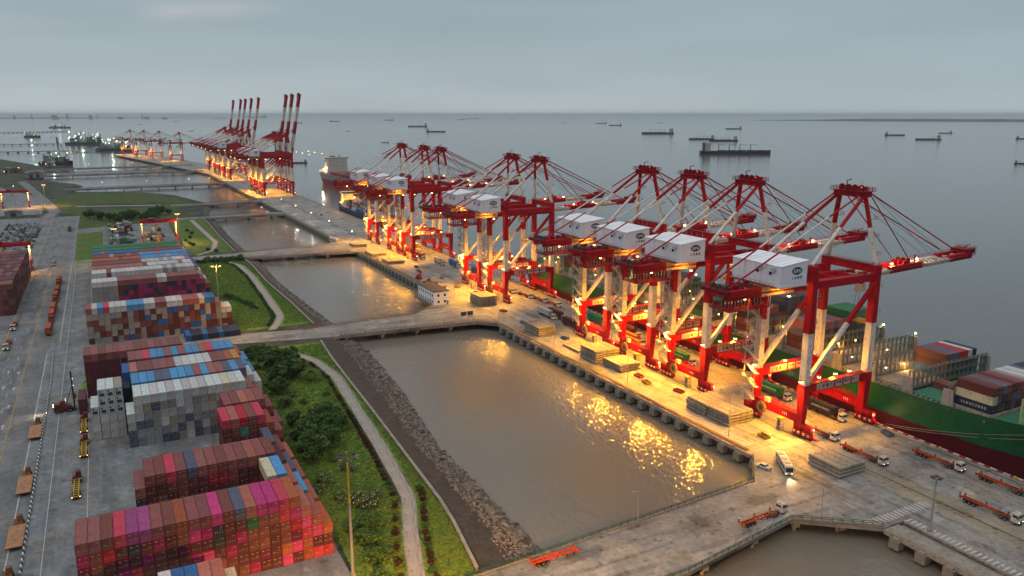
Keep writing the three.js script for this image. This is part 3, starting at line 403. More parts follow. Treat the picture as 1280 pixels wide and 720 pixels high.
  const re = new B(); re.cyl([-1.3, 5.4, -6], [-1.9, 5.4, -6], 2.1, 2.1, 18, C(0.32, 0.2, 0.09)).cyl([-1.25, 5.4, -6], [-2.0, 5.4, -6], 1.0, 1.0, 12, DGR); re.build('cable_reel', M.paint, o); const jb = new B(); jb.box(-1.3, 8.9, -3.6, 1.2, 1.6, 2, C(0.5, 0.46, 0.4)); jb.build('junction_box', M.paint, o);
  // trolley, cab and spreader
  if (!raised) {
    const tx = gauge + 9, t = new B(); t.box(tx, 49.2, 0, 6, 0.8, 7.2, RED).box(tx, 50.2, 0, 4, 1.2, 6.4, DRED); const tr = t.build('trolley', M.paint, o);
    const sp = new B(); for (const [dx, dz] of [[-1, -4], [1, -4], [-1, 4], [1, 4]]) sp.cyl([tx + dx, 49, dz * 0.5], [tx + dx, 34, dz], 0.06, 0.06, 5, BLK); sp.box(tx, 33.6, 0, 2.2, 0.9, 4, C(0.45, 0.3, 0.05)).box(tx, 32.9, 0, 1.0, 0.5, 12, C(0.45, 0.3, 0.05)).box(tx, 32.9, -5.9, 2.4, 0.5, 0.4, C(0.45, 0.3, 0.05)).box(tx, 32.9, 5.9, 2.4, 0.5, 0.4, C(0.45, 0.3, 0.05)); sp.build('spreader', M.paint, tr);
    const cb = new B(); cb.box(tx - 4.6, 46.6, 1.5, 2.8, 2.8, 2.4, WHT).box(tx - 4.6, 48.4, 1.5, 1.2, 1.2, 1.2, RED).box(tx - 3.15, 46.3, 1.5, 0.1, 1.9, 2.1, C(0.03, 0.04, 0.05)); cb.build('operator_cab', M.paint, o);
  }
  // boom
  {
    const hinge = new THREE.Group(); hinge.name = 'boom'; hinge.position.set(gauge + 2, 51.2, 0); o.add(hinge); const L = boomLen, q = (t) => t * L;
    const bandsX = raised ? [[0, 0.14, RED], [0.14, 0.36, WHT], [0.36, 0.56, RED], [0.56, 0.79, WHT], [0.79, 1, RED]] : [[0, 0.05, RED], [0.05, 0.24, WHT], [0.24, 0.53, RED], [0.53, 0.78, WHT], [0.78, 1, RED]];
    for (const z of [2.6, -2.6]) { const s = z > 0 ? 1 : -1, b = new B(); for (const [t0, t1, c] of bandsX) b.bb(q(t0), q(t1), -1.2, raised ? 1.8 : c === WHT ? 0.4 : 1.3, z - (raised ? 1.9 : 0.7), z + (raised ? 1.9 : 0.7), c).bb(q(t0), q(t1), 0.2, 0.3, z + s * 0.8, z + s * 2.0, c === WHT ? GRY : DRED); b.rail([[0, 0.3, z + s * 1.95], [L, 0.3, z + s * 1.95]], 1.1, 2.6, 0.1, RED); b.build('boom_girder', M.paint, hinge); }
    const t = new B(); for (let i = 0; i <= 12; i++) t.box(L * i / 12, 0, 0, 0.7, 0.8, 5.2, i > 3 && i < 7 ? RED : WHT); t.box(L - 1, 1.6, 0, 4, 1.6, 7.5, DRED).rail([[L - 3, 2, 4], [L + 1, 2, 4], [L + 1, 2, -4]], 1.2, 1.2, 0.12, RED); for (const z of [-2, 0, 2]) t.cyl([L * 0.42, 2.2, z - 0.3], [L * 0.42, 2.2, z + 0.3], 0.9, 0.9, 10, DRED).box(L * 0.4, 1.6, z, 3, 1.4, 1.2, RED); t.bar([L * 0.47, 1, 2.6], [L * 0.47, 4.2, 2.6], 0.3, 0.3, RED).bar([L * 0.94, 1, 2.6], [L * 0.94, 4, 2.6], 0.3, 0.3, RED).bar([L * 0.94, 4, 2.6], [L * 0.99, 4.4, 2.6], 0.2, 0.2, RED); t.build('boom_ties', M.paint, hinge).userData.kind = 'stuff';
    hinge.rotation.z = raised ? 79 * D2R : 2.2 * D2R;
    if (raised) { const fs = new B(), tip = [gauge + 2 + Math.cos(79 * D2R) * L * 0.45, 51.2 + Math.sin(79 * D2R) * L * 0.45]; for (const z of [2.6, -2.6]) fs.cyl([gauge - 1, 81.2, z * 2], [tip[0], tip[1], z], 0.25, 0.25, 6, RED); fs.build('forestay', M.paint, o); }
  }
  // flood light fittings
  const fit = (x, y, z, mat, r) => { const f = new B(); f.box(x, y + 0.32, z, r * 1.3, 0.3, r * 1.3, DGR); const m = f.build('floodlight', M.steel, o); const l = new B(); l.box(x, y, z, r, 0.3, r); l.build('lens', mat, m); };
  for (const [x, y, z, r] of LAMPS) fit(x * gauge / 30.5, y, z, M.warm, r);
  for (const [x, y, z, r] of SPARKS) fit(x * gauge / 30.5, y, z, M.white, r);
  return finish(o);
}
const LAMPS = [[-1.75, 19.8, 10.5, 0.8], [-1.75, 19.8, -10.5, 0.8], [8, 19.6, 9.6, 0.8], [16, 19.6, 9.6, 0.8], [23, 19.6, 9.6, 0.8], [12, 19.6, -9.2, 0.8], [-5, 48.6, 5.6, 0.7], [-12, 48.6, -5.6, 0.7], [4, 48.6, 5.6, 0.7], [20, 48.6, 0, 0.8], [52, 53.5, 0.5, 0.7], [66, 54.2, 0.5, 0.7], [-22, 48.9, 3, 0.6]];
const SPARKS = [[1.2, 3.6, 14.8, 0.45], [30.2, 3.6, 14.8, 0.45], [31.4, 3.6, 14.8, 0.45]];
function craneLights(o, g, k, near) {
  const s = g / 30.5;
  spot(o, -5 * s, 48.2, 5.6, -13, 0, 4, (near ? 8000 : 16000) * k, 0.66); spot(o, 4 * s, 48.2, 5.6, 6, 0, 2, 10000 * k, 0.7); spot(o, 20 * s, 48.2, 0, 21, 0, 0, 10000 * k, 0.7);
  if (near) { spot(o, -2.3, 19.3, 10.5, -17, 0, 8, 5600 * k, 1.3, undefined, 1); spot(o, -2.3, 19.3, -10.5, -17, 0, -8, 5600 * k, 1.3, undefined, 1); point(o, 16 * s, 19.2, 8.4, 600 * k); point(o, 12 * s, 19.2, -8.0, 600 * k); point(o, -3.2, 9.5, 0, 260 * k); point(o, -9, 51.2, 7.6, 130 * k); point(o, 52, 54.6, 0.5, 120 * k, 0xffc070); point(o, 66, 55.3, 0.5, 120 * k, 0xffc070); point(o, 1.2, 3.6, 15.6, 60 * k, 0xffc070); point(o, 30.8, 3.6, 15.6, 60 * k, 0xffc070); point(o, -22, 48.4, 3, 60 * k); }
}
{
  const lit = [], low = makeCrane(false, 63), gl = 'red and white quay cranes with lowered booms';
  const spots = [[-183.5, 0], [-232, 0], [-266, 0], [-299, 0], [-402, 0], [-437, 0], [-553, 0], [-587, 0], [-639, 0]];
  spots.forEach(([z], i) => {
    const label = i < 1 ? 'red and white quay crane beside the grey hatch cover stack and white bus' : i < 4 ? 'red and white quay crane with lowered boom among three over the green ship' : i < 6 ? 'red and white quay crane with lowered boom near the white quay building' : 'red and white quay crane with lowered boom over the small feeder ship';
    const c = i ? dup(low, 'quay_crane', [201.5, 0, z], 0, label, 'crane', gl) : low; c.position.set(201.5, 0, z); tag(c, label, 'crane', gl); const run = [0, -14, 9, 22, -20, 14, -6, 18, -16][i]; c.traverse((m) => { if (m.name === 'trolley' || m.name === 'operator_cab') m.position.x = run; }); lit.push([c, 30.5, 1, true]);
  });
  const up = makeCrane(true, 84);
  [[-1085], [-1127], [-1166], [-1382], [-1450], [-1512], [-1565], [-1655]].forEach(([z], i) => {
    const label = i < 3 ? 'red and white quay crane with raised boom at the end of the empty berth' : 'hazy red and white quay crane with raised boom in the distant row of five';
    const c = i ? dup(up, 'quay_crane', [191, 0, z], 0, label, 'crane', 'quay cranes with raised booms') : up; c.position.set(191, 0, z); tag(c, label, 'crane', 'quay cranes with raised booms'); lit.push([c, 38, 2.2, false]);
  });
  [[150, -2010, 0.15], [118, -2180, 0.2], [88, -2290, 0.2], [60, -2400, 0.2]].forEach(([x, z, t]) => { const c = dup(low, 'quay_crane', [x, 0, z], t, 'small far quay crane with lowered boom beyond the raised cranes', 'crane', 'far quay cranes on the bend of the wharf'); c.scale.setScalar(0.8); lit.push([c, 30.5, 2, false]); });
  for (const l of lit) craneLights(...l);
}
// ---------- containers ----------
const PAL = {
  brown: [0.215, 0.066, 0.052], rose: [0.29, 0.090, 0.090], maroon: [0.125, 0.028, 0.030], red: [0.48, 0.018, 0.035], coral: [0.55, 0.045, 0.085], pink: [0.60, 0.05, 0.24], magenta: [0.36, 0.014, 0.12], violet: [0.38, 0.075, 0.24],
  orange: [0.42, 0.10, 0.040], salmon: [0.42, 0.14, 0.105], blue: [0.020, 0.13, 0.40], skyblue: [0.09, 0.29, 0.58], slate: [0.11, 0.12, 0.19], white: [0.58, 0.585, 0.60], grey: [0.30, 0.31, 0.33], beige: [0.36, 0.32, 0.26], green: [0.025, 0.20, 0.075], teal: [0.04, 0.26, 0.24], navy: [0.018, 0.032, 0.075], cream: [0.58, 0.50, 0.36], dark: [0.045, 0.05, 0.06], wine: [0.16, 0.012, 0.05], gold: [0.55, 0.26, 0.04],
};
const SHADE = { brown: 'brown', rose: 'dusty rose brown', maroon: 'dark maroon', red: 'bright red', coral: 'coral red', pink: 'hot pink', magenta: 'dark magenta', violet: 'violet', orange: 'rusty orange', salmon: 'salmon', blue: 'blue', skyblue: 'light blue', slate: 'slate blue', white: 'white', grey: 'light grey', beige: 'beige', green: 'green', teal: 'teal', navy: 'navy blue', cream: 'cream', dark: 'near black', wine: 'dark wine red', gold: 'amber' };
const CW = 2.438, CH = 2.87, CL = 12.19, PITCH = 2.51, LEV = 2.9;
const colMat = {}; for (const k in PAL) colMat[k] = [[0.84, 0.84, 0.86], [1, 1, 1], [1.06, 1.2, 1.2]].map((f) => new THREE.MeshPhysicalMaterial({ vertexColors: true, color: new THREE.Color().setRGB(...PAL[k].map((c, i) => Math.min(0.8, c * f[i]))), map: rustTex, roughness: 0.62, specularIntensity: 0.5 }));   // newer and sun-bleached paint
const W1 = C(1, 1, 1), W8 = C(0.82, 0.82, 0.82), W6 = C(0.6, 0.6, 0.6);
function bodyB() {
  const b = new B(); b.box(0, CH / 2, 0, CW - 0.1, CH - 0.1, CL - 0.14, W1);
  for (const x of [-1, 1]) { for (const z of [-1, 1]) b.box(x * (CW / 2 - 0.09), CH / 2, z * (CL / 2 - 0.09), 0.18, CH, 0.18, W8); for (const y of [0.09, CH - 0.07]) b.box(x * (CW / 2 - 0.06), y, 0, 0.12, y < 1 ? 0.18 : 0.12, CL - 0.36, W8); for (let i = 0; i < 22; i++) b.box(x * (CW / 2 - 0.035), CH / 2, -CL / 2 + 0.55 + i * 0.53, 0.04, CH - 0.32, 0.26, W1); }
  for (const z of [-1, 1]) for (const y of [0.1, CH - 0.09]) b.box(0, y, z * (CL / 2 - 0.09), CW - 0.36, y < 1 ? 0.2 : 0.16, 0.18, W8);
  for (let i = 0; i < 11; i++) b.box(0, CH - 0.035, -CL / 2 + 0.9 + i * 1.04, CW - 0.3, 0.04, 0.5, W1);
  return b;
}
const bodyGeo = bodyB().geo();
const doorB = (s, b = new B()) => b.box(s * 0.545, CH / 2, CL / 2 - 0.06, 1.06, CH - 0.36, 0.05, W1).box(s * 0.545, CH * 0.33, CL / 2 - 0.03, 1.0, 0.12, 0.03, W8).box(s * 0.545, CH * 0.66, CL / 2 - 0.03, 1.0, 0.12, 0.03, W8);
const rodB = (s, b = new B()) => { for (const d of [0.25, 0.78]) b.cyl([s * d, 0.15, CL / 2 + 0.0], [s * d, CH - 0.12, CL / 2 + 0.0], 0.035, 0.035, 5, C(0.12, 0.10, 0.09)).box(s * d, CH * 0.38, CL / 2 + 0.01, 0.3, 0.07, 0.05, C(0.4, 0.36, 0.3)); return b; };
const doorGeo = [doorB(-1).geo(), doorB(1).geo()];
const rodGeo = [0, 1, 2].map((v) => [-1, 1].map((s) => { const b = rodB(s); if (s > 0) { b.box(0.62, CH - 0.5, CL / 2 - 0.02, 0.5, 0.12, 0.03, C(0.42, 0.38, 0.3)); if (v) b.box(0.5, CH * (0.4 + 0.1 * v), CL / 2 - 0.02, 0.2, 0.26, 0.03, C(0.45, 0.3, 0.08)); } else { if (v === 1) b.box(-0.6, CH - 0.6, CL / 2 - 0.02, 0.45, 0.24, 0.03, C(0.42, 0.38, 0.32)); if (v === 2) b.box(-0.55, CH * 0.45, CL / 2 - 0.02, 0.26, 0.16, 0.03, C(0.4, 0.36, 0.32)); } return b.geo(); }));
const reeferGeo = (() => { const b = new B(); b.box(0, CH * 0.5, CL / 2 - 0.05, CW - 0.4, CH - 0.4, 0.06, C(0.55, 0.55, 0.55)).box(0, CH * 0.33, CL / 2, CW * 0.62, CH * 0.36, 0.06, C(0.05, 0.05, 0.055)).box(-0.45, CH * 0.72, CL / 2, 0.7, 0.7, 0.06, C(0.12, 0.12, 0.13)).box(0.5, CH * 0.74, CL / 2, 0.6, 0.5, 0.06, C(0.4, 0.4, 0.42)).box(0, 0.28, CL / 2, CW * 0.7, 0.2, 0.08, C(0.3, 0.3, 0.3)); return b.geo(); })();
function makeContainer(color, kind, v = 0) {   // parts only; the caller places and labels it
  const o = new THREE.Group(), cm = colMat[color][Math.floor(rnd() * 3)]; mesh('body', bodyGeo, cm, o);
  if (kind === 'reefer') mesh('cooling_unit', reeferGeo, M.steel, o); else for (const s of [0, 1]) { const d = mesh('door', doorGeo[s], cm, o); mesh('lock_rods', rodGeo[v][s], M.steel, d); }
  return o;
}
const boxes = [];   // { x, y, z, color, kind, where }
const X0 = -13.2;
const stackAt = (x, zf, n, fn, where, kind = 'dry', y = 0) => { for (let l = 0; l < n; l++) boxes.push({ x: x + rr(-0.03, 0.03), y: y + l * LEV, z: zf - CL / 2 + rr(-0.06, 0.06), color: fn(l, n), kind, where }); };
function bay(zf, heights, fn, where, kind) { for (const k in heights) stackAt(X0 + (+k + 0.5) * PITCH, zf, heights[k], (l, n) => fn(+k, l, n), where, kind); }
const span = (a, b, h, o = {}) => { for (let k = a; k <= b; k++) o[k] = h; return o; };
const mix = (...a) => () => pick(a);
// front stack
{
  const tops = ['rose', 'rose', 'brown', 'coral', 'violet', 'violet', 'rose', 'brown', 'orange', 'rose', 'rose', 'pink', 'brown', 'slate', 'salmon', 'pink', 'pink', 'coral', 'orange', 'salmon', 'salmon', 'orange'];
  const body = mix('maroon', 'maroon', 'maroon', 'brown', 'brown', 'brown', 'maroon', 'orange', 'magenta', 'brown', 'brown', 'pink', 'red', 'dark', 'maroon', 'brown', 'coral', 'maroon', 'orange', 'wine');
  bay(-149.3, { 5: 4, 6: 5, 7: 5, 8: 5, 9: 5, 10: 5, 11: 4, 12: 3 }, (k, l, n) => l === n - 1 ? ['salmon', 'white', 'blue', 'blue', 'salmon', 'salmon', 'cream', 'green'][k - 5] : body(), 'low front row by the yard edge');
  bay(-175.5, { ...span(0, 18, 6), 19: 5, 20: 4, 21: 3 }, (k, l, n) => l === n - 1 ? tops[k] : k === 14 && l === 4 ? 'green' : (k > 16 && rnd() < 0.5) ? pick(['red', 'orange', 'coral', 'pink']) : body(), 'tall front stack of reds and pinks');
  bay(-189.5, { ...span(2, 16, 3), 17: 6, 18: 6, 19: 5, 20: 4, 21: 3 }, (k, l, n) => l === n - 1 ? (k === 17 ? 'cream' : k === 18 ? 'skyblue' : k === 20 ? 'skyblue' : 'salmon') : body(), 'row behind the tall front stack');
  const t2 = ['rose', 'rose', 'brown', 'coral', 'rose', 'slate', 'rose', 'rose', 'brown', 'rose', 'rose', 'salmon', 'rose', 'brown', 'maroon', 'slate', 'rose'];
  bay(-203.7, { 5: 5, ...span(6, 18, 6), 19: 5, 20: 4, 21: 3 }, (k, l, n) => l === n - 1 ? t2[k - 5] ?? 'slate' : pick(['maroon', 'maroon', 'maroon', 'brown', 'brown', 'red', 'maroon', 'dark']), 'long brown stack behind the pink one');
  bay(-217.8, { ...span(14, 18, 2), 19: 5, 20: 4, 21: 3 }, (k, l, n) => l === n - 1 ? ['slate', 'rose', 'salmon'][k - 19] ?? 'brown' : body(), 'stepped row along the green verge');
  bay(-233.2, { ...span(15, 18, 6), 19: 6, 20: 5, 21: 4 }, (k, l, n) => l === n - 1 ? ['coral', 'salmon', 'red', 'rose', 'coral', 'orange', 'rose'][k - 15] : k === 17 && l === 4 ? 'teal' : pick(['maroon', 'maroon', 'brown', 'maroon', 'red']), 'short bright red stack');
  bay(-247.2, { ...span(16, 20, 6), 21: 5, 22: 3 }, (k, l, n) => l === n - 1 ? pick(['rose', 'brown', 'salmon']) : pick(['maroon', 'brown']), 'brown stack behind the red one');
  const gy = mix('grey', 'grey', 'white', 'grey', 'grey', 'beige', 'grey', 'white', 'slate');
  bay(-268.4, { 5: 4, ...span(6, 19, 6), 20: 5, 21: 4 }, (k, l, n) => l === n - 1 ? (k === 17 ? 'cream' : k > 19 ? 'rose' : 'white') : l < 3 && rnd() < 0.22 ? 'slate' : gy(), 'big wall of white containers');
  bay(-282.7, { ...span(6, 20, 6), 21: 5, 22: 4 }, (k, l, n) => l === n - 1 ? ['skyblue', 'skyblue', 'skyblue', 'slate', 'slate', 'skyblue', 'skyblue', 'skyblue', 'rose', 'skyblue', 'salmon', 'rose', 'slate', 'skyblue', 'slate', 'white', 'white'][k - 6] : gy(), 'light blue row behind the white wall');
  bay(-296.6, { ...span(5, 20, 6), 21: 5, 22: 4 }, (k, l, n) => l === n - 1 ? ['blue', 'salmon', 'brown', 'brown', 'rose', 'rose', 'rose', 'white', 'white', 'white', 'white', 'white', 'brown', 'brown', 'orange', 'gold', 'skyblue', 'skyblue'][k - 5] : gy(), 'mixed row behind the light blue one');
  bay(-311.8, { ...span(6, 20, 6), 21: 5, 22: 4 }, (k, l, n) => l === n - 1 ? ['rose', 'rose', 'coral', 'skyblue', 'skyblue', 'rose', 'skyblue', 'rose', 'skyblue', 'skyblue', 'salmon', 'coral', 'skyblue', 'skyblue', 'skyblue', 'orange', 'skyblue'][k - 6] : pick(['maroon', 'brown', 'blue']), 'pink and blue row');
  bay(-326.2, { ...span(0, 13, 6) }, (k, l, n) => l === n - 1 ? pick(['rose', 'brown']) : pick(['maroon', 'maroon', 'maroon', 'wine']), 'dark maroon row');
  stackAt(-9.9, -281, 4, () => 'white', 'refrigerated stack', 'reefer'); for (const x of [-7.3, -4.8, -2.3]) stackAt(x, -281, 6, (l, n) => l === n - 1 && x > -3 ? 'beige' : 'white', 'refrigerated stack', 'reefer'); stackAt(0.2, -288, 5, () => 'navy', 'refrigerated stack');
  stackAt(-14.6, -309, 2, () => 'maroon', 'lone stack beside the reach stacker');
  const mc = mix('maroon', 'brown', 'maroon', 'beige', 'beige', 'blue', 'grey', 'brown', 'maroon', 'blue', 'beige', 'brown');
  const mt = ['rose', 'white', 'skyblue', 'coral', 'white', 'white', 'white', 'skyblue', 'skyblue', 'skyblue', 'white', 'white', 'rose', 'rose', 'white', 'white', 'white', 'rose', 'rose', 'rose', 'cream', 'blue', 'blue', 'rose', 'cream', 'white'];
  bay(-407, { ...span(0, 21, 6), 22: 6, 23: 5, 24: 4, 25: 4 }, (k, l, n) => l === n - 1 ? mt[k] : k < 8 && rnd() < 0.45 ? pick(['grey', 'beige', 'grey']) : mc(), 'patchwork stack');
  bay(-421, { ...span(0, 22, 4), 23: 4, 24: 3 }, (k, l, n) => pick(['brown', 'white', 'maroon']), 'patchwork stack');
  for (let k = 0; k < 10; k++) stackAt(29.5 + k * 2.51, -391, 1, () => pick(['navy', 'blue']), 'low blue row');
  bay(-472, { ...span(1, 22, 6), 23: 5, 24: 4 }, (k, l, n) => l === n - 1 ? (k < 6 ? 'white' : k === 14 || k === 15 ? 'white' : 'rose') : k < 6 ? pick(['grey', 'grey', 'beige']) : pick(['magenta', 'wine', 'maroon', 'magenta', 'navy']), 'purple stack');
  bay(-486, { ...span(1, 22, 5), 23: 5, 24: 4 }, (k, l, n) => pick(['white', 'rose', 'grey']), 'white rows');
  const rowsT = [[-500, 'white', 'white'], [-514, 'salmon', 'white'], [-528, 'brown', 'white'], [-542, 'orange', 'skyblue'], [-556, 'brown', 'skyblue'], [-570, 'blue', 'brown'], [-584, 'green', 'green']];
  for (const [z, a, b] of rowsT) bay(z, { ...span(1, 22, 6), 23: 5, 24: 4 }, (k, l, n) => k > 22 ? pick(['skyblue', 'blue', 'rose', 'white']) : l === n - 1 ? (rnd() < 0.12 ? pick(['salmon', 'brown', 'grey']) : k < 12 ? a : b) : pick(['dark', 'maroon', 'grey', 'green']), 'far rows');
  bay(-598, { ...span(1, 22, 6) }, () => 'green', 'far rows');
  // the block across the road
  for (let z = -490; z > -600; z -= 13.6) for (let k = 0; k < 14; k++) stackAt(-50.4 - k * 2.51, z, 6, () => pick(['brown', 'maroon', 'rose', 'maroon']), 'dark red stack across the road');
  // low stacks under the far yard cranes
  for (let z = -722; z > -826; z -= 14) for (let k = 0; k < 8; k++) if (rnd() < 0.85) stackAt(1.6 + k * 2.6, z, 1 + Math.floor(rnd() * 2.2), () => pick(['grey', 'white', 'green', 'navy', 'slate', 'maroon', 'grey']), 'low stacks by the far yard crane');
  for (let z = -722; z > -800; z -= 14) for (let k = 0; k < 6; k++) if (rnd() < 0.5) stackAt(30 + k * 2.6, z, 1, () => pick(['gold', 'cream', 'brown', 'dark']), 'low stacks by the far yard crane');
  for (let z = -1090; z > -1300; z -= 15) for (let k = 0; k < 18; k++) if (rnd() < 0.8) stackAt(-150 - k * 2.7, z, 1 + Math.floor(rnd() * 3), () => pick(['navy', 'blue', 'grey', 'maroon', 'dark']), 'dim stacks far across the yard');
  for (let z = -650; z > -900; z -= 15) for (let k = 0; k < 8; k++) if (rnd() < 0.7) stackAt(-104 - k * 2.7, z, 1 + Math.floor(rnd() * 3), () => pick(['dark', 'maroon', 'grey', 'navy']), 'dim stacks far across the yard');
}
// ---------- ships ----------
// a pixel of the photograph as a point at height y
function pix(px, py, y = 0) { const v = new THREE.Vector3(px / 640 - 1, 1 - py / 360, 0.5).unproject(camera).sub(camera.position); const t = (y - camera.position.y) / v.y; return [v.x * t, y, v.z * t]; }
// hull from stations along its length: [t, half breadth at deck, half breadth at the water, deck height]; axis along +z (bow)
function hullParts(o, L, st, lowY, splitY, topCol, lowCol, deckCol, bulwark = 1.1) {
  const strip = (name, f0, f1, col, mat = M.hull) => { for (const s of [-1, 1]) { const rows = st.map((q) => [f0(q, s), f1(q, s)]); let g = ribbon(rows); g = g.toNonIndexed(); const b = new B(); b.push(g, col); b.build(name, mat, o); } };
  const mid = (q) => lerp(q[2], q[1], Math.max(0, (splitY - lowY) / (q[3] - lowY)));
  strip('boot_topping', (q, s) => [s * q[2], lowY, q[0] * L], (q, s) => [s * mid(q), splitY, q[0] * L], lowCol);
  strip('hull_side', (q, s) => [s * mid(q), splitY, q[0] * L], (q, s) => [s * q[1], q[3] + bulwark, q[0] * L], topCol);
  const d = new B(); const rows = st.map((q) => [[-q[1] + 0.1, q[3], q[0] * L], [q[1] - 0.1, q[3], q[0] * L]]); d.push(ribbon(rows).toNonIndexed(), deckCol); d.build('deck', M.matte, o);
  const q = st[0], t = new B(); const g = ribbon([[[-q[2], lowY, q[0] * L], [q[2], lowY, q[0] * L]], [[-q[1], q[3] + bulwark, q[0] * L], [q[1], q[3] + bulwark, q[0] * L]]]); t.push(g.toNonIndexed(), topCol); t.build('transom', M.hull, o);
}
const GRN = C(0.014, 0.125, 0.045), SEA = C(0.06, 0.23, 0.14);
{
  // the big green container ship: bow towards +z, port side to the quay
  const cx = 261, z0 = -446, L = 366, zb = z0 + L, o = thing('container_ship', 'huge green hulled container ship moored along the quay under the cranes', 'ship', [cx, 0, z0]);
  const st = [[0, 19, 10, 12], [0.03, 22.5, 18, 12], [0.1, 23, 22.8, 12], [0.72, 23, 23, 12], [0.8, 23, 22, 12.2], [0.85, 22.6, 19, 13], [0.9, 20.5, 12, 14.4], [0.95, 14.5, 5, 16.5], [0.985, 6, 1, 18.5], [1, 0.8, 0.3, 19]];
  hullParts(o, L, st, -7, 3.6, GRN, C(0.12, 0.012, 0.02), SEA);
  const rub = new B(); for (const s of [-1]) rub.rail([[s * 22.7, 12.2, 30], [s * 22.7, 12.2, 300]], 1.1, 4, 0.1, C(0.2, 0.3, 0.22)); rub.build('deck_rail', M.steel, o);
  const bays = []; for (let z = -133.5; z > -425; z -= 14.6) bays.push(z);
  const GR2 = C(0.36, 0.36, 0.36), TAN = C(0.42, 0.36, 0.28);
  bays.forEach((zf, i) => {
    const zl = zf - z0;
    if (i !== 1) { const n = 4; for (let k = 0; k < n; k++) { const h = new B(), w = 41 / n, x = -20.5 + (k + 0.5) * w; h.box(x, 13.9, zl - 6.2, w - 0.25, 0.7, 12.6, tint(TAN, rr(0.8, 1.1))); h.box(x, 14.3, zl - 6.2, w - 1.2, 0.1, 0.3, GR2).box(x - 2, 14.3, zl - 6.2, 0.3, 0.1, 12, GR2).box(x + 2, 14.3, zl - 6.2, 0.3, 0.1, 12, GR2); h.build('hatch_cover', M.matte, o); } }
    const c = new B(); c.box(0, 12.8, zl - 6.2, 41.4, 1.5, 12.9, i === 1 ? SEA : C(0.28, 0.29, 0.28)); for (let k = 0; k < 7; k++) c.box(-21.6, 12.7, zl - 0.8 - k * 1.9, 1.2, 1.4, 0.5, GR2); c.build('hatch_coaming', M.matte, o);
    // lashing bridge aft of the bay
    const lb = new B(), z = zl - 13.35, col = C(0.22, 0.23, 0.19); for (let k = 0; k <= 17; k++) { const x = -21.5 + k * 2.53; lb.box(x, 16.6, z, 0.42, 9.2, 0.5, col).box(x + 1.2, 17.6, z + 0.35, 0.16, 7, 0.1, tint(col, 0.8)); } for (const y of [14.4, 17.4, 20.4]) lb.box(0, y, z, 43.6, 0.22, 1.1, tint(col, 0.75)).rail([[-21.5, y + 0.1, z + 0.55], [21.5, y + 0.1, z + 0.55]], 1.1, 2.5, 0.08, col); lb.build('lashing_bridge', M.steel, o);
    const ep = new B(); ep.taper(-22.1, z, 12, 19, 0.5, 4.6, 0.5, 3.2, C(0.33, 0.34, 0.36)); ep.taper(22.1, z, 12, 20, 0.5, 3.6, 0.5, 2.6, C(0.33, 0.34, 0.36)); ep.build('end_plate', M.paint, o);
    if (i > 1) { const lm = new B(); lm.box(21.6, 21.4, z + 0.6, 0.5, 0.5, 0.5); lm.build('deck_lamp', M.white, o); point(o, 21.2, 22.1, z + 1.2, 60, 0xffd9a0); const l2 = new B(); for (const x of [-15, -5, 5]) l2.box(x, 16.9, z + 0.7, 0.35, 0.3, 0.35); l2.build('deck_lamp', M.warm, o); point(o, -4, 16.2, z + 1.5, 110, 0xffb85c); }
  });
  // breakwater and forecastle
  const bw = new B(); bw.box(0, 17.5, -126 - z0, 36, 8.5, 0.5, C(0.36, 0.50, 0.30)); for (const x of [-16, -8, 0, 8, 16]) bw.bar([x, 20.5, -126 - z0], [x, 14, -121 - z0], 0.4, 0.4, C(0.3, 0.45, 0.26)); bw.build('breakwater', M.paint, o);
  const fc = new B(); for (const x of [-6, 6]) fc.cyl([x - 1.5, 16.6, -105 - z0], [x + 1.5, 16.6, -105 - z0], 1.2, 1.2, 12, SEA); fc.cyl([0, 15, -98 - z0], [0, 30, -98 - z0], 0.5, 0.3, 8, WHT); fc.build('windlass', M.paint, o);
  for (const [a, b] of [[[236, 0.5, -166], [241.5, 13.5, -118]], [[236, 0.5, -163], [243, 13.8, -112]]]) { const m = new B(), n = 14; for (let k = 0; k < n; k++) { const f = (t) => [lerp(a[0], b[0], t), lerp(a[1], b[1], t) - 5.5 * t * (1 - t), lerp(a[2], b[2], t)]; m.cyl(f(k / n), f((k + 1) / n), 0.1, 0.1, 5, C(0.34, 0.3, 0.26)); } tag(m.build('mooring_rope', M.matte, scene), 'pale mooring rope sagging between the quay and the green ship', 'rope', 'mooring ropes of the green ship'); }
  // deck cargo
  const on = (x, bayI, n, fn) => stackAt(x, bays[bayI] - 0.1, n, fn, 'deck of the green ship', 'dry', 14.36);
  const pal = mix('maroon', 'brown', 'slate', 'maroon', 'navy', 'brown');
  for (let k = 0; k < 16; k++) on(242.2 + k * 2.51, 0, k < 10 ? 3 : 3, (l) => k === 0 ? ['navy', 'cream', 'maroon'][l] : l === 2 ? ['maroon', 'brown', 'slate', 'rose', 'maroon', 'brown', 'rose', 'grey', 'white', 'white', 'white', 'slate', 'navy', 'navy', 'maroon', 'maroon'][k] : pal());
  for (let k = 0; k < 7; k++) on(262.4 + k * 2.51, 2, 3, (l) => l === 0 ? 'blue' : l === 2 ? ['brown', 'slate', 'slate', 'red', 'red', 'white', 'navy'][k] : 'maroon');
  for (let k = 0; k < 8; k++) on(243.6 + k * 2.51, 5, 4, (l) => l === 3 ? pick(['rose', 'salmon', 'slate', 'rose']) : pal()); for (let k = 0; k < 5; k++) on(264.6 + k * 2.51, 5, 5, (l) => l === 4 ? 'green' : pick(['green', 'maroon', 'dark']));
  for (let k = 0; k < 14; k++) on(243.6 + k * 2.51, 7, 4 + (k > 6 ? 1 : 0), () => pick(['navy', 'slate', 'maroon', 'brown', 'dark', 'orange']));
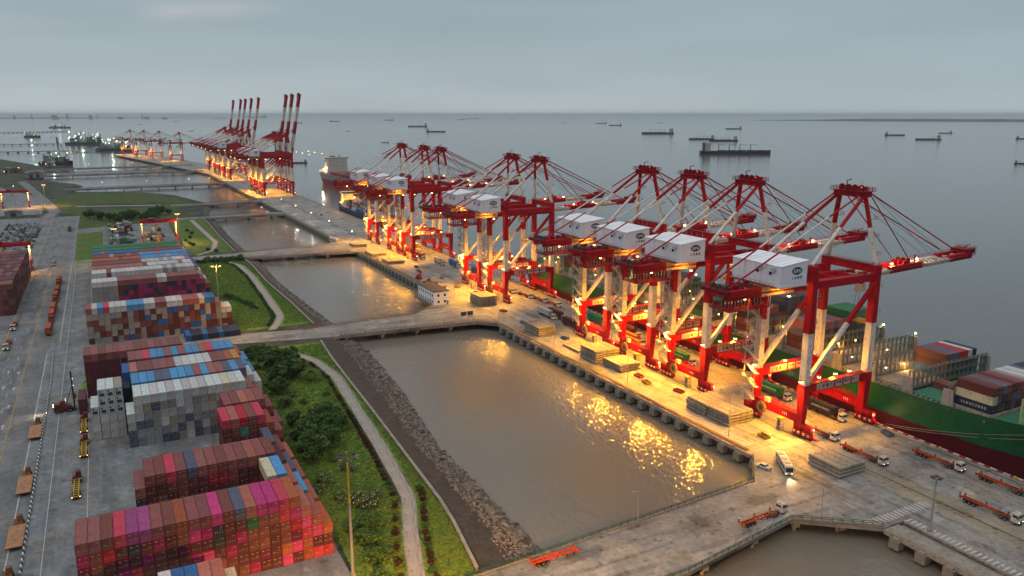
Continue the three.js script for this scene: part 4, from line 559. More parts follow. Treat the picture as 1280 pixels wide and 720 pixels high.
  for (const b of [9, 12, 14, 17]) for (let k = 0; k < 14; k++) if (rnd() < 0.8) on(243.6 + k * 2.51, b, 2 + Math.floor(rnd() * 3), () => pick(['green', 'navy', 'maroon', 'green', 'grey', 'orange']));
  stackAt(252, bays[1] - 0.1, 1, () => 'brown', 'deck of the green ship', 'dry', 12.9); stackAt(254.6, bays[1] - 0.1, 1, () => 'rose', 'deck of the green ship', 'dry', 12.9);
}
// accommodation block used by several ships: x across, z along, base at y0
function house(o, y0, z0, w, d, n, col, name = 'accommodation') {
  const b = new B(); for (let i = 0; i < n; i++) b.box(0, y0 + i * 2.9 + 1.4, z0, w - i * 0.3, 2.86, d, col).box(0, y0 + i * 2.9 + 2.85, z0, w - i * 0.3 + 1.2, 0.16, d + 1.2, tint(col, 0.8)); b.box(0, y0 + n * 2.9 + 1.4, z0 + d * 0.1, w * 1.15, 2.7, d * 0.7, col); b.cyl([0, y0 + n * 2.9 + 2.7, z0], [0, y0 + n * 2.9 + 10, z0], 0.4, 0.2, 6, col).box(0, y0 + n * 2.9 + 6, z0, 6, 0.3, 0.3, col).box(w * 0.2, y0 + n * 2.9 + 3.6, z0 - d * 0.2, 3, 2, 3, C(0.12, 0.16, 0.12)); const h = b.build(name, M.paint, o);
  for (let i = 0; i < n; i++) { const wd = new B(); for (const s of [-1, 1]) for (let x = -w / 2 + 1.5; x < w / 2 - 1; x += 2.4) wd.box(x, y0 + i * 2.9 + 1.6, z0 + s * (d / 2 + 0.03), 0.9, 0.8, 0.08); for (const s of [-1, 1]) for (let z = -d / 2 + 1.2; z < d / 2 - 0.6; z += 2.2) wd.box(s * (w / 2 - i * 0.15 + 0.03), y0 + i * 2.9 + 1.6, z0 + z, 0.08, 0.8, 0.8); wd.build('window_row', M.glass, h); }
  const wb = new B(); wb.box(0, y0 + n * 2.9 + 1.6, z0 + d * 0.46, w * 1.1, 1.1, 0.1); wb.build('bridge_window', M.glass, h); return h;
}
{
  const o = thing('container_ship', 'white and grey container ship with a red lower hull under way off the empty berth', 'ship', [338, WATER, -1300], 0.02), L = 300;
  hullParts(o, L, [[0, 16, 8, 19], [0.04, 20, 14, 18.5], [0.12, 21, 20, 18], [0.75, 21, 21, 18], [0.86, 19, 15, 19], [0.94, 11, 4, 22], [1, 0.6, 0.3, 24]], -3, 10, C(0.26, 0.28, 0.29), C(0.30, 0.02, 0.03), C(0.25, 0.12, 0.1));
  house(o, 18, 40, 34, 16, 8, C(0.8, 0.8, 0.79)); const f = new B(); f.box(0, 30, 22, 9, 24, 10, C(0.5, 0.48, 0.46)).box(0, 43, 22, 7, 4, 8, DRED); f.build('funnel', M.paint, o);
  const sd = new B(); sd.rail([[-15, 19.5, 1], [15, 19.5, 1]], 3, 3, 0.3, WHT).rail([[-19, 19.5, 6], [-19, 19.5, 30]], 3, 3, 0.3, WHT); for (let i = 0; i < 5; i++) sd.box(-10 + i * 5, 20.5, 8 + (i % 2) * 4, 2.4, 2.4, 2.4, pick([WHT, RED, GRY])); sd.build('mooring_deck', M.paint, o);
  const lm = new B(); for (const [x, y, z] of [[-12, 23, 9], [-17, 22, 46], [-17, 24, 30], [-6, 22, 10], [-17.4, 28, 50]]) lm.box(x, y, z, 0.7, 0.7, 0.7); lm.build('deck_lamp', M.white, o); point(o, -14, 25, 8, 900, 0xfff0d0); point(o, -22, 26, 40, 700, 0xffd090);
  const rd = new B(); for (let i = 0; i < 8; i++) rd.box(0, 20.5, 80 + i * 24, 38, 4, 18, pick([C(0.3, 0.06, 0.05), C(0.12, 0.1, 0.12), C(0.3, 0.08, 0.06)])); rd.build('cargo_hatches', M.paint, o);
}
{
  const o = thing('feeder_ship', 'small dark blue feeder ship with a lit white superstructure moored at the quay', 'ship', [249, 0, -890]), L = 168;
  hullParts(o, L, [[0, 9, 6, 4.5], [0.05, 11, 10, 4.2], [0.8, 11, 11, 4], [0.92, 7, 4, 6], [1, 0.5, 0.3, 7.5]], -6, -2.5, C(0.02, 0.05, 0.11), C(0.2, 0.02, 0.03), C(0.15, 0.2, 0.17));
  house(o, 4.4, 18, 19, 10, 5, C(0.66, 0.6, 0.52)); const f = new B(); f.box(0, 14, 8, 5, 9, 5, C(0.05, 0.1, 0.2)); f.build('funnel', M.paint, o);
  const lm = new B(); for (const [x, y, z] of [[-9.8, 12, 24], [-9.8, 9, 13], [-4, 11, 25], [3, 15, 25], [-9, 18, 20]]) lm.box(x, y, z, 0.6, 0.6, 0.6); lm.build('deck_lamp', M.warm, o); point(o, -12, 12, 20, 500); point(o, -2, 14, 30, 500);
  for (let b = 0; b < 8; b++) for (let k = 0; k < 8; k++) if (rnd() < 0.75) stackAt(249 - 8.8 + k * 2.51, -850 + b * 14.5, 1 + Math.floor(rnd() * 2.4), () => pick(['white', 'grey', 'brown', 'blue', 'orange', 'white']), 'feeder ship', 'dry', 4.6);
}
// ships at anchor and under way on the open water
function makeBulk(L, hull, masts, houseCol) {
  const o = thing('cargo_ship', 'x', 'ship'), h = L * 0.046, w = L * 0.06;
  hullParts(o, L, [[0, w, w * 0.6, h], [0.06, w, w * 0.9, h * 0.95], [0.8, w, w, h * 0.92], [0.93, w * 0.6, w * 0.35, h * 1.1], [1, 0.5, 0.3, h * 1.25]], -2, h * 0.22, hull, C(0.10, 0.03, 0.03), C(0.14, 0.12, 0.11), h * 0.1);
  const n = Math.max(4, Math.round(L / 26)); house(o, h, L * 0.1, w * 1.6, L * 0.07, n, houseCol); const f = new B(); f.box(0, h + n * 1.6, L * 0.045, w * 0.5, n * 3.4, L * 0.03, C(0.1, 0.12, 0.16)); f.build('funnel', M.paint, o);
  for (let i = 0; i < masts; i++) { const z = L * (0.26 + i * 0.6 / masts), m = new B(); m.cyl([0, h, z], [0, h + L * 0.1, z], L * 0.007, L * 0.006, 6, C(0.3, 0.27, 0.2)).bar([0, h + L * 0.09, z], [0, h + L * 0.085, z + L * 0.1], L * 0.004, L * 0.006, C(0.3, 0.27, 0.2)); m.build('deck_crane', M.paint, o); }
  const hc = new B(), k = 5; for (let i = 0; i < k; i++) hc.box(0, h + L * 0.008, L * (0.24 + 0.68 * (i + 0.5) / k), w * 1.1, L * 0.016, L * 0.68 / k * 0.8, C(0.12, 0.10, 0.10)); hc.build('hatch_covers', M.paint, o); return o;
}
{
  const protos = [makeBulk(190, C(0.02, 0.028, 0.05), 4, C(0.62, 0.62, 0.6)), makeBulk(110, C(0.035, 0.05, 0.075), 1, C(0.5, 0.5, 0.5))]; const used = [0, 0];
  // pixel x of both ends, waterline y, which end carries the superstructure, kind, label
  const list = [[802, 842, 167.5, 1, 0, 'dark bulk carrier with deck cranes anchored apart from the others'], [861, 893, 174.5, 1, 0, 'dark bulk carrier half hidden behind a nearer one'], [886, 922, 176.5, 1, 0, 'bulk carrier with a pale superstructure between two other anchored ships'], [875, 963, 193, 0, 0, 'large dark bulk carrier with deck cranes, the biggest ship off the quay'], [907, 927, 161.5, 1, 1, 'small ship beyond the three clustered bulk carriers'], [510, 534, 158.5, 1, 1, 'flat barge astern of a blue coaster'], [533, 557, 165, 0, 1, 'blue coaster passing in front of a flat barge'], [1106, 1131, 169.5, 0, 1, 'low coaster on the open water beyond the near crane'], [1144, 1176, 175, 1, 1, 'grey coaster with its house aft on the open water'], [1173, 1190, 166.8, 1, 1, 'very low barge on the open water'], [359, 384, 204, 1, 1, 'dark tug barge passing the raised quay cranes'], [761, 777, 157, 1, 1, 'faint small ship far out'], [745, 758, 154.5, 1, 1, 'faint small ship far out'], [412, 425, 152, 0, 1, 'faint small ship far out'], [480, 492, 150.5, 1, 1, 'faint small ship far out'], [572, 582, 149.5, 1, 1, 'faint small ship far out'], [584, 598, 148.6, 1, 1, 'faint small ship far out'], [702, 709, 154, 1, 1, 'faint small ship far out'], [822, 829, 153.8, 1, 1, 'faint small ship far out'], [267, 281, 148, 1, 1, 'faint small ship far out'], [368, 378, 154, 1, 1, 'faint small ship far out'], [636, 643, 148.8, 1, 1, 'faint small ship far out'], [1268, 1292, 205, 0, 1, 'dark workboat off the bow of the green ship'], [1270, 1292, 174, 0, 1, 'long dark barge on the open water off the bow'], [217, 223, 152, 1, 1, 'faint small ship far out'], [236, 242, 164, 1, 1, 'small dark launch off the raised cranes'], [432, 438, 164, 1, 1, 'small dark launch off the raised cranes'], [476, 486, 178.5, 1, 1, 'dark harbour launch behind the crane masts'], [172, 177, 156, 1, 1, 'faint small ship far out'], [307, 333, 147.2, 1, 1, 'faint small ship far out']];
  for (const [a, b, y, houseRight, kind, label] of list) {
    const p = pix(houseRight ? b : a, y, WATER), q = pix(houseRight ? a : b, y, WATER), L = Math.hypot(q[0] - p[0], q[2] - p[2]), turn = Math.atan2(q[0] - p[0], q[2] - p[2]);
    const group = label.startsWith('faint') ? 'faint ships near the horizon' : label.startsWith('small dark launch') ? 'small launches' : undefined;
    let c; if (used[kind]++) c = dup(protos[kind], 'cargo_ship', p, turn, label, 'ship', group); else { c = protos[kind]; c.position.set(...p); c.rotation.y = turn; tag(c, label, 'ship', group); }
    c.scale.setScalar(L / (kind ? 110 : 190)); if (L > 250) c.scale.y *= 0.7;
  }
}
// lit work vessels beyond the far bridges
{
  const make = (px0, px1, py, hgt, n, label, tower) => {
    const p = pix(px0, py, WATER), q = pix(px1, py, WATER), L = Math.hypot(q[0] - p[0], q[2] - p[2]), o = thing('work_vessel', label, 'ship', p, Math.atan2(q[0] - p[0], q[2] - p[2]));
    hullParts(o, L, [[0, 14, 12, 8], [0.8, 14, 14, 8], [1, 6, 4, 10]], -2, 1, C(0.04, 0.05, 0.06), C(0.06, 0.03, 0.03), C(0.1, 0.12, 0.12)); house(o, 8, L * 0.2, 20, L * 0.14, 5, C(0.3, 0.34, 0.34));
    const d = new B(); for (let i = 0; i < n; i++) { const z = L * rr(0.3, 0.95), h = rr(0.3, 1) * hgt; d.bar([rr(-8, 8), 8, z], [rr(-8, 8), 8 + h, z + rr(-8, 8)], 1.4, 1.4, C(0.08, 0.10, 0.10)); d.box(rr(-8, 8), 8 + h * 0.3, z, rr(4, 10), h * 0.6, rr(5, 14), C(0.10, 0.13, 0.13)); } if (tower) d.bar([0, 8, L * 0.6], [0, tower, L * 0.6], 2.4, 2.4, C(0.06, 0.07, 0.08)).bar([0, tower * 0.9, L * 0.6], [0, 14, L * 0.95], 0.8, 0.8, C(0.06, 0.07, 0.08)); d.build('deck_gear', M.paint, o);
    for (let i = 0; i < n; i++) { const l = new B(), x = rr(-10, 10), y = 12 + rr(0, 0.9) * hgt, z = L * rr(0.05, 0.95), s = 0.9 + L * 0.005; l.box(x, y, z, s, s, s); l.build('deck_lamp', rnd() < 0.75 ? M.cool : M.warm, o); }
    point(o, -16, 30, L * 0.5, 1500, 0xe4ffe8);
  };
  M.cool = new THREE.MeshStandardMaterial({ color: 0x333333, emissive: new THREE.Color(0.85, 1, 0.86), emissiveIntensity: 6 });
  make(84, 128, 181, 44, 26, 'brightly lit work vessel among the far piers'); make(122, 165, 189, 30, 22, 'lit green work vessel at the bend of the far wharf'); make(53, 90, 207, 22, 8, 'dark dredger with a tall mast moored off the far shore', 62); make(62, 88, 160, 22, 5, 'dark crane barge on the far water', 50); make(32, 50, 172, 16, 4, 'small dark barge by the farthest pier', 30); make(66, 94, 147.8, 60, 8, 'faint lit vessel on the horizon');
}
// far piers
for (const [a, b, y, l] of [[-20, 125, 190, 'long dark pier before the lit work vessel'], [-20, 112, 181, 'long dark pier behind the dredger'], [-20, 88, 166, 'farthest thin pier on the hazy water']]) {
  const p = pix(a, y, 0), q = pix(b, y - 2, 0), o = thing('far_pier', l, 'pier', p, Math.atan2(q[0] - p[0], q[2] - p[2])), L = Math.hypot(q[0] - p[0], q[2] - p[2]); const d = new B(); d.box(0, -0.8, L / 2, 14, 1.6, L, tint(CON, 0.6)); d.build('deck', M.matte, o); for (let z = 8; z < L; z += 26) { const m = new B(); m.box(0, -3, z, 12, 4.5, 3, tint(CON, 0.4)); m.build('pier_leg', M.matte, o); } const r = new B(); r.rail([[-6.5, 0, 0], [-6.5, 0, L]], 2, 12, 0.4, DGR, 1); r.build('railing', M.steel, o);
}
// far coasts
{
  const rows = []; for (let i = 0; i <= 40; i++) { const t = i / 40, a = pix(lerp(930, 1420, t), 150.5 + 2.2 * t, WATER), h = sstep(0, 0.35, t) * 26 * (0.8 + 0.5 * fbm(t, 0.3, 14, 4, 700)); rows.push([[a[0], WATER - 1, a[2]], [a[0] + 60, WATER + h, a[2] - 60], [a[0] + 1500, WATER + h * 1.1, a[2] - 900]]); } structure(mesh('far_coast', ribbon(rows), G.soil, scene));
  const r2 = []; for (let i = 0; i <= 30; i++) { const t = i / 30, a = pix(lerp(-160, 300, t), 148.6 - t, WATER), h = sstep(1, 0.4, t) * 20 * (0.6 + 0.8 * fbm(t, 0.7, 12, 4, 720)); r2.push([[a[0], WATER - 1, a[2]], [a[0], WATER + h, a[2] - 60], [a[0], WATER + h, a[2] - 2500]]); } structure(mesh('far_coast', ribbon(r2), G.soil, scene));
  for (const [x, h, w] of [[18, 80, 34], [40, 110, 22], [68, 90, 130], [84, 125, 36], [113, 100, 60], [122, 140, 12], [150, 50, 100], [178, 115, 22], [183, 55, 90], [205, 40, 100]]) { const p = pix(x, 148.6, WATER), b = new B(); b.box(0, h / 2, 0, w, h, w, C(0.12, 0.13, 0.14)).box(0, h, 0, w * 0.5, h * 0.1, w * 0.5, C(0.12, 0.13, 0.14)).box(w * 0.6, h * 0.3, 0, w * 0.5, h * 0.6, w * 0.7, C(0.12, 0.13, 0.14)); const m = b.build('far_tower', M.matte, scene); m.position.set(...p); tag(m, 'faint tower of a power station or plant on the hazy far shore', 'tower', 'faint towers on the far shore'); }
}
// ---------- place the containers: the 300 that show largest as things, the rest as one mass ----------
const textMat = (t, bg, fg, w = 1024) => new THREE.MeshStandardMaterial({ roughness: 0.6, map: canvasTex(w, 160, (x, W, H) => { x.fillStyle = bg; x.fillRect(0, 0, W, H); x.fillStyle = fg; x.font = 'bold 120px sans-serif'; x.textAlign = 'center'; x.textBaseline = 'middle'; x.fillText(t.split('').join(' '), W / 2, H / 2 + 6, W * 0.94); }) });
const sinoMat = textMat('SINOLINES', '#232b38', '#c9ccd0'), everMat = textMat('EVERGREEN', '#23703c', '#dfe6df');
{
  const half = [CW / 2, CH / 2, CL / 2], cam = camera.position, seg = (p, b) => {   // does the sight line from the camera to p pass through box b
    let t0 = 0, t1 = 0.9995; const c = [b.x, b.y + CH / 2, b.z], o = [cam.x, cam.y, cam.z];
    for (let i = 0; i < 3; i++) { const d = p[i] - o[i], lo = c[i] - half[i], hi = c[i] + half[i]; if (Math.abs(d) < 1e-9) { if (o[i] < lo || o[i] > hi) return false; continue; } let a = (lo - o[i]) / d, e = (hi - o[i]) / d; if (a > e) [a, e] = [e, a]; t0 = Math.max(t0, a); t1 = Math.min(t1, e); if (t0 > t1) return false; } return true;
  };
  const v = new THREE.Vector3(), near = boxes.filter((b) => b.z > -620);
  for (const b of boxes) {
    v.set(b.x, b.y + CH / 2, b.z).project(camera); b.d = Math.hypot(b.x, b.y - 107, b.z); b.seen = 0;
    if (Math.abs(v.x) > 1.01 || Math.abs(v.y) > 1.02) continue;
    const pts = [[b.x, b.y + CH / 2, b.z + CL / 2 + 0.1], [b.x - 0.8, b.y + CH - 0.3, b.z + CL / 2 + 0.1], [b.x, b.y + CH + 0.05, b.z], [b.x, b.y + CH + 0.05, b.z + 4], [b.x - CW / 2 - 0.05, b.y + CH / 2, b.z]];
    for (const p of pts) if (!near.some((q) => q !== b && Math.abs(q.x - b.x) < 70 && q.z > b.z - 14 && seg(p, q))) b.seen++;
  }
  const order = boxes.filter((b) => b.seen).sort((a, b) => a.d - b.d), own = new Set(order.slice(0, 286));
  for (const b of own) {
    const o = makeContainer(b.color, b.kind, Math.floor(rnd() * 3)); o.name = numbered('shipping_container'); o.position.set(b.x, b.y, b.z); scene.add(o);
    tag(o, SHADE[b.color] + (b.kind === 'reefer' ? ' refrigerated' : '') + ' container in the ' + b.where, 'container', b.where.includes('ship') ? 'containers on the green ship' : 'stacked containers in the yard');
    if (b.where.startsWith('deck') && b.color === 'navy' && b.x < 244 && b.y < 16) { panel('lettering', -CW / 2 - 0.05, 0.85, -4.6, -CW / 2 - 0.05, 2.2, 5.0, sinoMat, o); o.userData.label = 'navy container lettered SINOLINES at the ship side'; delete o.userData.group; }
  }
  const g = bodyB(); doorB(-1, g); doorB(1, g); for (const s of [-1, 1]) g.box(s * 0.52, CH / 2, CL / 2 - 0.02, 0.05, CH - 0.5, 0.05, W6); const rest = boxes.filter((b) => !own.has(b));
  const rg = new B(); rg.push(bodyB().geo(), W1); const im = new THREE.InstancedMesh(g.geo(), new THREE.MeshStandardMaterial({ vertexColors: true, map: rustTex, roughness: 0.62 }), rest.length); im.name = 'container_stacks'; im.userData = { kind: 'stuff', label: 'the many more containers stacked inside and behind the yard stacks', category: 'containers' };
  const m = new THREE.Matrix4(), c = new THREE.Color(); rest.forEach((b, i) => { m.makeTranslation(b.x, b.y, b.z); im.setMatrixAt(i, m); const k = rr(0.85, 1.12); c.setRGB(PAL[b.color][0] * k, PAL[b.color][1] * k, PAL[b.color][2] * k); im.setColorAt(i, c); }); scene.add(im);
}
// ---------- trucks ----------
const wheelGeo = (() => { const b = new B(); b.cyl([-0.16, 0, 0], [0.16, 0, 0], 0.5, 0.5, 14, C(0.02, 0.02, 0.022)).cyl([-0.18, 0, 0], [0.18, 0, 0], 0.26, 0.26, 10, C(0.25, 0.24, 0.23)); return b.geo(); })();
function wheels(o, list) { for (const [x, z, r = 1] of list) { const m = mesh('wheel', wheelGeo, M.steel, o); m.position.set(x, 0.5 * r, z); m.scale.setScalar(r); } }
function chassisParts(o, col, z0, L = 12.4, w = 1) {
  const b = new B(); for (const x of [-0.55, 0.55]) b.box(x * w, 1.15, z0 + L / 2, 0.22, 0.4, L, col); for (let i = 0; i <= 8; i++) b.box(0, 1.12, z0 + 0.15 + i * (L - 0.3) / 8, (i % 4 ? 1.5 : 2.44) * w, 0.3, 0.3, col); for (const z of [0.2, L / 2, L - 0.2]) for (const s of [-1, 1]) b.box(s * 1.26 * w, 1.5, z0 + z, 0.14, 0.7, 0.5, tint(col, 0.8)); b.box(0, 0.75, z0 + 2.6, 1.5 * w, 0.35, 3.6, BLK).box(-0.6, 0.55, z0 + L - 3, 0.15, 1.0, 0.15, DGR).box(0.6, 0.55, z0 + L - 3, 0.15, 1.0, 0.15, DGR);
  const c = b.build('chassis', M.paint, o); const tl = new B(); tl.box(-0.9, 0.95, z0 - 0.05, 0.3, 0.16, 0.08).box(0.9, 0.95, z0 - 0.05, 0.3, 0.16, 0.08); tl.build('tail_light', M.tail, c); wheels(o, [[-0.98, z0 + 1.5], [0.98, z0 + 1.5], [-0.98, z0 + 2.8], [0.98, z0 + 2.8], [-0.98, z0 + 4.1], [0.98, z0 + 4.1]]);
}
M.tail = new THREE.MeshStandardMaterial({ color: new THREE.Color(0.3, 0.02, 0.02), emissive: new THREE.Color(1, 0.08, 0.03), emissiveIntensity: 0.6 });
M.head = new THREE.MeshStandardMaterial({ color: 0x888888, emissive: new THREE.Color(1, 0.86, 0.6), emissiveIntensity: 2.5 });
function makeTruck(cabCol, chCol, headlights = true) {
  const o = new THREE.Group(); chassisParts(o, chCol, -9.2);
  const f = new B(); f.box(0, 0.85, 3.8, 1.0, 0.35, 6.6, DGR).box(0, 0.75, 2.3, 2.3, 0.5, 1.6, C(0.12, 0.12, 0.12)).box(0, 1.3, 1.6, 1.0, 0.2, 1.2, BLK); f.build('tractor_frame', M.paint, o);
  const c = new B(); c.taper(0, 6.0, 0.75, 1.9, 2.4, 2.1, 2.4, 2.1, cabCol).taper(0, 6.0, 1.9, 3.05, 2.4, 2.1, 2.25, 1.75, cabCol, 0, 5.85).box(0, 3.1, 5.8, 2.0, 0.14, 1.5, tint(cabCol, 0.9)).box(0, 0.7, 7.1, 2.4, 0.5, 0.3, DGR).box(1.35, 2.3, 6.9, 0.25, 0.5, 0.15, BLK).box(-1.35, 2.3, 6.9, 0.25, 0.5, 0.15, BLK); const cab = c.build('cab', M.paint, o);
  const w = new B(); w.box(0, 2.4, 6.92, 2.0, 0.85, 0.06, W1, 0, -0.14).box(1.17, 2.4, 6.0, 0.06, 0.7, 1.3).box(-1.17, 2.4, 6.0, 0.06, 0.7, 1.3).box(0, 2.4, 4.98, 1.6, 0.6, 0.06); w.build('windscreen', M.glass, cab);
  if (headlights) for (const s of [-1, 1]) { const h = new B(); h.box(s * 0.85, 0.95, 7.1, 0.34, 0.22, 0.1); h.build('headlight', M.head, cab); }
  const bc = new B(); bc.box(0, 3.28, 5.6, 0.5, 0.2, 0.2); bc.build('beacon', M.tail, cab);
  wheels(o, [[-1.02, 5.9], [1.02, 5.9], [-1.0, 2.3], [1.0, 2.3], [-1.0, 3.5], [1.0, 3.5]]); return o;
}
const truckProto = makeTruck(C(0.6, 0.58, 0.56), ORG), darkProto = makeTruck(C(0.35, 0.1, 0.05), C(0.22, 0.05, 0.03), true);
function truck(x, z, turn, label, group, load, text, proto = truckProto) {
  const o = proto.clone(); o.name = numbered('terminal_truck'); o.position.set(x, 0.02, z); o.rotation.y = turn; scene.add(o); tag(o, label, 'truck', group);
  if (load) { const c = makeContainer(load, 'dry', 1), off = -3.0; c.name = numbered('shipping_container'); c.position.set(x + Math.sin(turn) * off, 1.4, z + Math.cos(turn) * off); c.rotation.y = turn; scene.add(c); if (text) panel('lettering', -CW / 2 - 0.05, 0.9, -4.4, -CW / 2 - 0.05, 2.2, 4.6, text, c); tag(c, SHADE[load] + ' container' + (text === sinoMat ? ' lettered SINOLINES' : text === everMat ? ' lettered EVERGREEN' : '') + ' carried by ' + (group === 'trucks queued in the yard' ? 'a truck of the yard queue' : 'a truck on the quay between the crane rails'), 'container', 'containers on trucks'); }
  return o;
}
for (const [x, z, l] of [[206.8, -150.8, 'empty red chassis truck beside the yellow hatched strip'], [224, -137, 'empty red chassis truck next to the mooring ropes'], [225.2, -117, 'empty red chassis truck ahead on the outer lane'], [207.4, -110.5, 'empty red chassis truck with a worker in yellow standing behind it'], [208.8, -170.8, 'empty red chassis truck passing under the crane beside the hatch covers']]) truck(x, z, 0, l, undefined);
truck(224.8, -181, 0, 'white tractor truck hauling a navy container', undefined, 'navy', sinoMat); truck(223.4, -205, 0, 'white tractor truck hauling a green lettered container', undefined, 'green', everMat); truck(219.4, -255, 0, 'white tractor truck hauling a green container under the second crane', undefined, 'green', everMat);
for (const [x, z, c] of [[205.8, -350, 'white'], [209.4, -345, 'maroon'], [206.6, -326, 'maroon'], [218, -289, 'orange'], [213.5, -283, 'gold'], [222.4, -326, 'green'], [213, -519, 'white'], [219, -505, 'blue'], [208, -545, 'brown'], [214, -560, 'cream'], [221, -470, 'slate'], [222, -590, 'gold'], [212, -600, 'orange'], [224, -300, 'maroon']]) truck(x, z, 0, 'white tractor truck hauling a ' + SHADE[c] + ' container along the quay lanes', 'loaded trucks on the quay', c);
for (const [x, z] of [[221, -385], [218.5, -398], [222.5, -372], [216, -415]]) truck(x, z, 0, 'empty chassis truck under the cranes by the white quay building', 'empty trucks on the quay');
truck(150, -137.8, Math.PI / 2 + 0.06, 'red empty chassis truck crossing the near bridge');
for (let i = 0; i < 9; i++) truck(-31.2, -442 - i * 16.6, Math.PI, 'dark red truck in the queue along the yard barrier', 'trucks queued in the yard', i % 3 === 1 ? undefined : 'orange', undefined, darkProto);
for (const [x, z, t, l] of [[-37.3, -648, 0, 'truck at the yard crossing beside the lit yard crane'], [-47.6, -459, 0, 'truck with headlights beside the dark red stack'], [-47.4, -421, 0, 'truck with headlights heading down the yard road'], [-58.5, -432, 0, 'truck at the outer edge of the yard road'], [-31.6, -838, Math.PI, 'loaded truck far up the yard road']]) truck(x, z, t, l, undefined, l.startsWith('loaded') ? 'green' : undefined, undefined, l.startsWith('loaded') ? darkProto : truckProto);
{ const o = thing('chassis_trailer', 'bright orange empty chassis trailer parked on the bridge deck', 'trailer', [82.6, 0.04, -147.2], Math.PI / 2 + 0.02); chassisParts(o, C(0.62, 0.07, 0.015), 0, 13); const l = new B(); l.box(-0.6, 0.5, 12, 0.2, 1.0, 0.2, DGR).box(0.6, 0.5, 12, 0.2, 1.0, 0.2, DGR); l.build('landing_leg', M.steel, o); }
// wide timber decked trailers along the barrier
{
  const WOOD = C(0.20, 0.11, 0.06); let proto;
  [[-28.9, -296], [-29.1, -252], [-28.9, -219.5], [-29.2, -192]].forEach(([x, z], i) => {
    if (!proto) { const o = proto = thing('flatbed_trailer', '', 'trailer'); const f = new B(); f.box(0, 0.95, -6, 3.4, 0.3, 12.4, C(0.10, 0.06, 0.045)); f.build('frame', M.paint, o); for (let k = 0; k < 12; k++) { const p = new B(); p.box(0, 1.17, -11.7 + k * 1.04, 3.8, 0.14, 0.98, tint(WOOD, rr(0.75, 1.3))); p.build('plank', M.matte, o); } wheels(o, [[-1.4, -10], [1.4, -10], [-1.4, -8.6], [1.4, -8.6]]); const t = new B(); t.box(0, 1.0, 2.0, 2.2, 0.8, 3.4, C(0.2, 0.09, 0.04)).taper(-0.4, 2.6, 1.4, 2.9, 1.4, 1.6, 1.2, 1.3, C(0.24, 0.10, 0.05)).box(-0.4, 2.3, 3.4, 1.1, 0.6, 0.08, BLK); t.build('tractor', M.paint, o); wheels(o, [[-1.1, 1], [1.1, 1], [-1.1, 3.2], [1.1, 3.2]]); o.rotation.y = Math.PI; }
    const l = i ? 'flatbed trailer with a weathered brown timber deck along the yard barrier' : 'flatbed trailer with a pale new timber deck along the yard barrier'; const c = i ? dup(proto, 'flatbed_trailer', [x, 0.02, z - 6], Math.PI, l, 'trailer', 'flatbed trailers along the barrier') : proto; c.position.set(x, 0.02, z - 6); tag(c, l, 'trailer', 'flatbed trailers along the barrier');
    if (!i) c.traverse((m) => { if (m.name === 'plank') { m.material = new THREE.MeshStandardMaterial({ color: new THREE.Color(0.42, 0.22, 0.12), roughness: 0.9, map: grimeTex }); } });
  });
  let yp; [[-14.0, -266, 'yellow skeleton trailer with its dark tractor behind the first one by the white stack'], [-14.2, -288, 'yellow skeleton trailer with its dark tractor beside the refrigerated stack'], [-15.6, -236, 'lone yellow skeleton trailer with its dark tractor on the yard apron']].forEach(([x, z, l], i) => {
    if (!yp) { yp = thing('skeleton_trailer', '', 'trailer'); chassisParts(yp, YEL, 0, 12.4, 1.15); const t = new B(); t.box(0, 0.9, 14, 2.3, 0.7, 4.2, DGR).taper(-0.4, 14.6, 1.2, 2.9, 1.5, 1.7, 1.3, 1.4, C(0.18, 0.03, 0.03)).box(0.7, 1.6, 13.4, 0.8, 0.9, 1.8, C(0.2, 0.05, 0.04)); t.build('tractor', M.paint, yp); wheels(yp, [[-1.1, 12.8], [1.1, 12.8], [-1.1, 15.2], [1.1, 15.2]]); const hl = new B(); hl.box(-1.0, 1.2, -0.1, 0.25, 0.2, 0.1).box(1.0, 1.2, -0.1, 0.25, 0.2, 0.1); hl.build('marker_light', M.head, yp); }
    const c = i ? dup(yp, 'skeleton_trailer', [x, 0.02, z], Math.PI, l, 'trailer', 'yellow skeleton trailers') : yp; c.position.set(x, 0.02, z); c.rotation.y = Math.PI; tag(c, l, 'trailer', 'yellow skeleton trailers');
  });
}
// barrier blocks down the yard
{ const g = new B(); g.taper(0, 0, 0, 0.8, 0.6, 1.3, 0.3, 1.2, W1); const geo = g.geo(), mm = [new THREE.MeshStandardMaterial({ color: new THREE.Color(0.6, 0.58, 0.55), roughness: 0.8 }), new THREE.MeshStandardMaterial({ color: new THREE.Color(0.05, 0.05, 0.05), roughness: 0.8 })]; for (let i = 0; i < 150; i++) { const m = mesh(numbered('barrier_block'), geo, mm[i % 2], scene); m.position.set(-26.8 + (i > 115 ? -0.022 * (i - 115) * 1.4 : 0), 0, -180 - i * 1.5); tag(m, (i % 2 ? 'black' : 'white') + ' concrete block in the striped barrier line down the yard', 'barrier', 'striped yard barrier'); } }
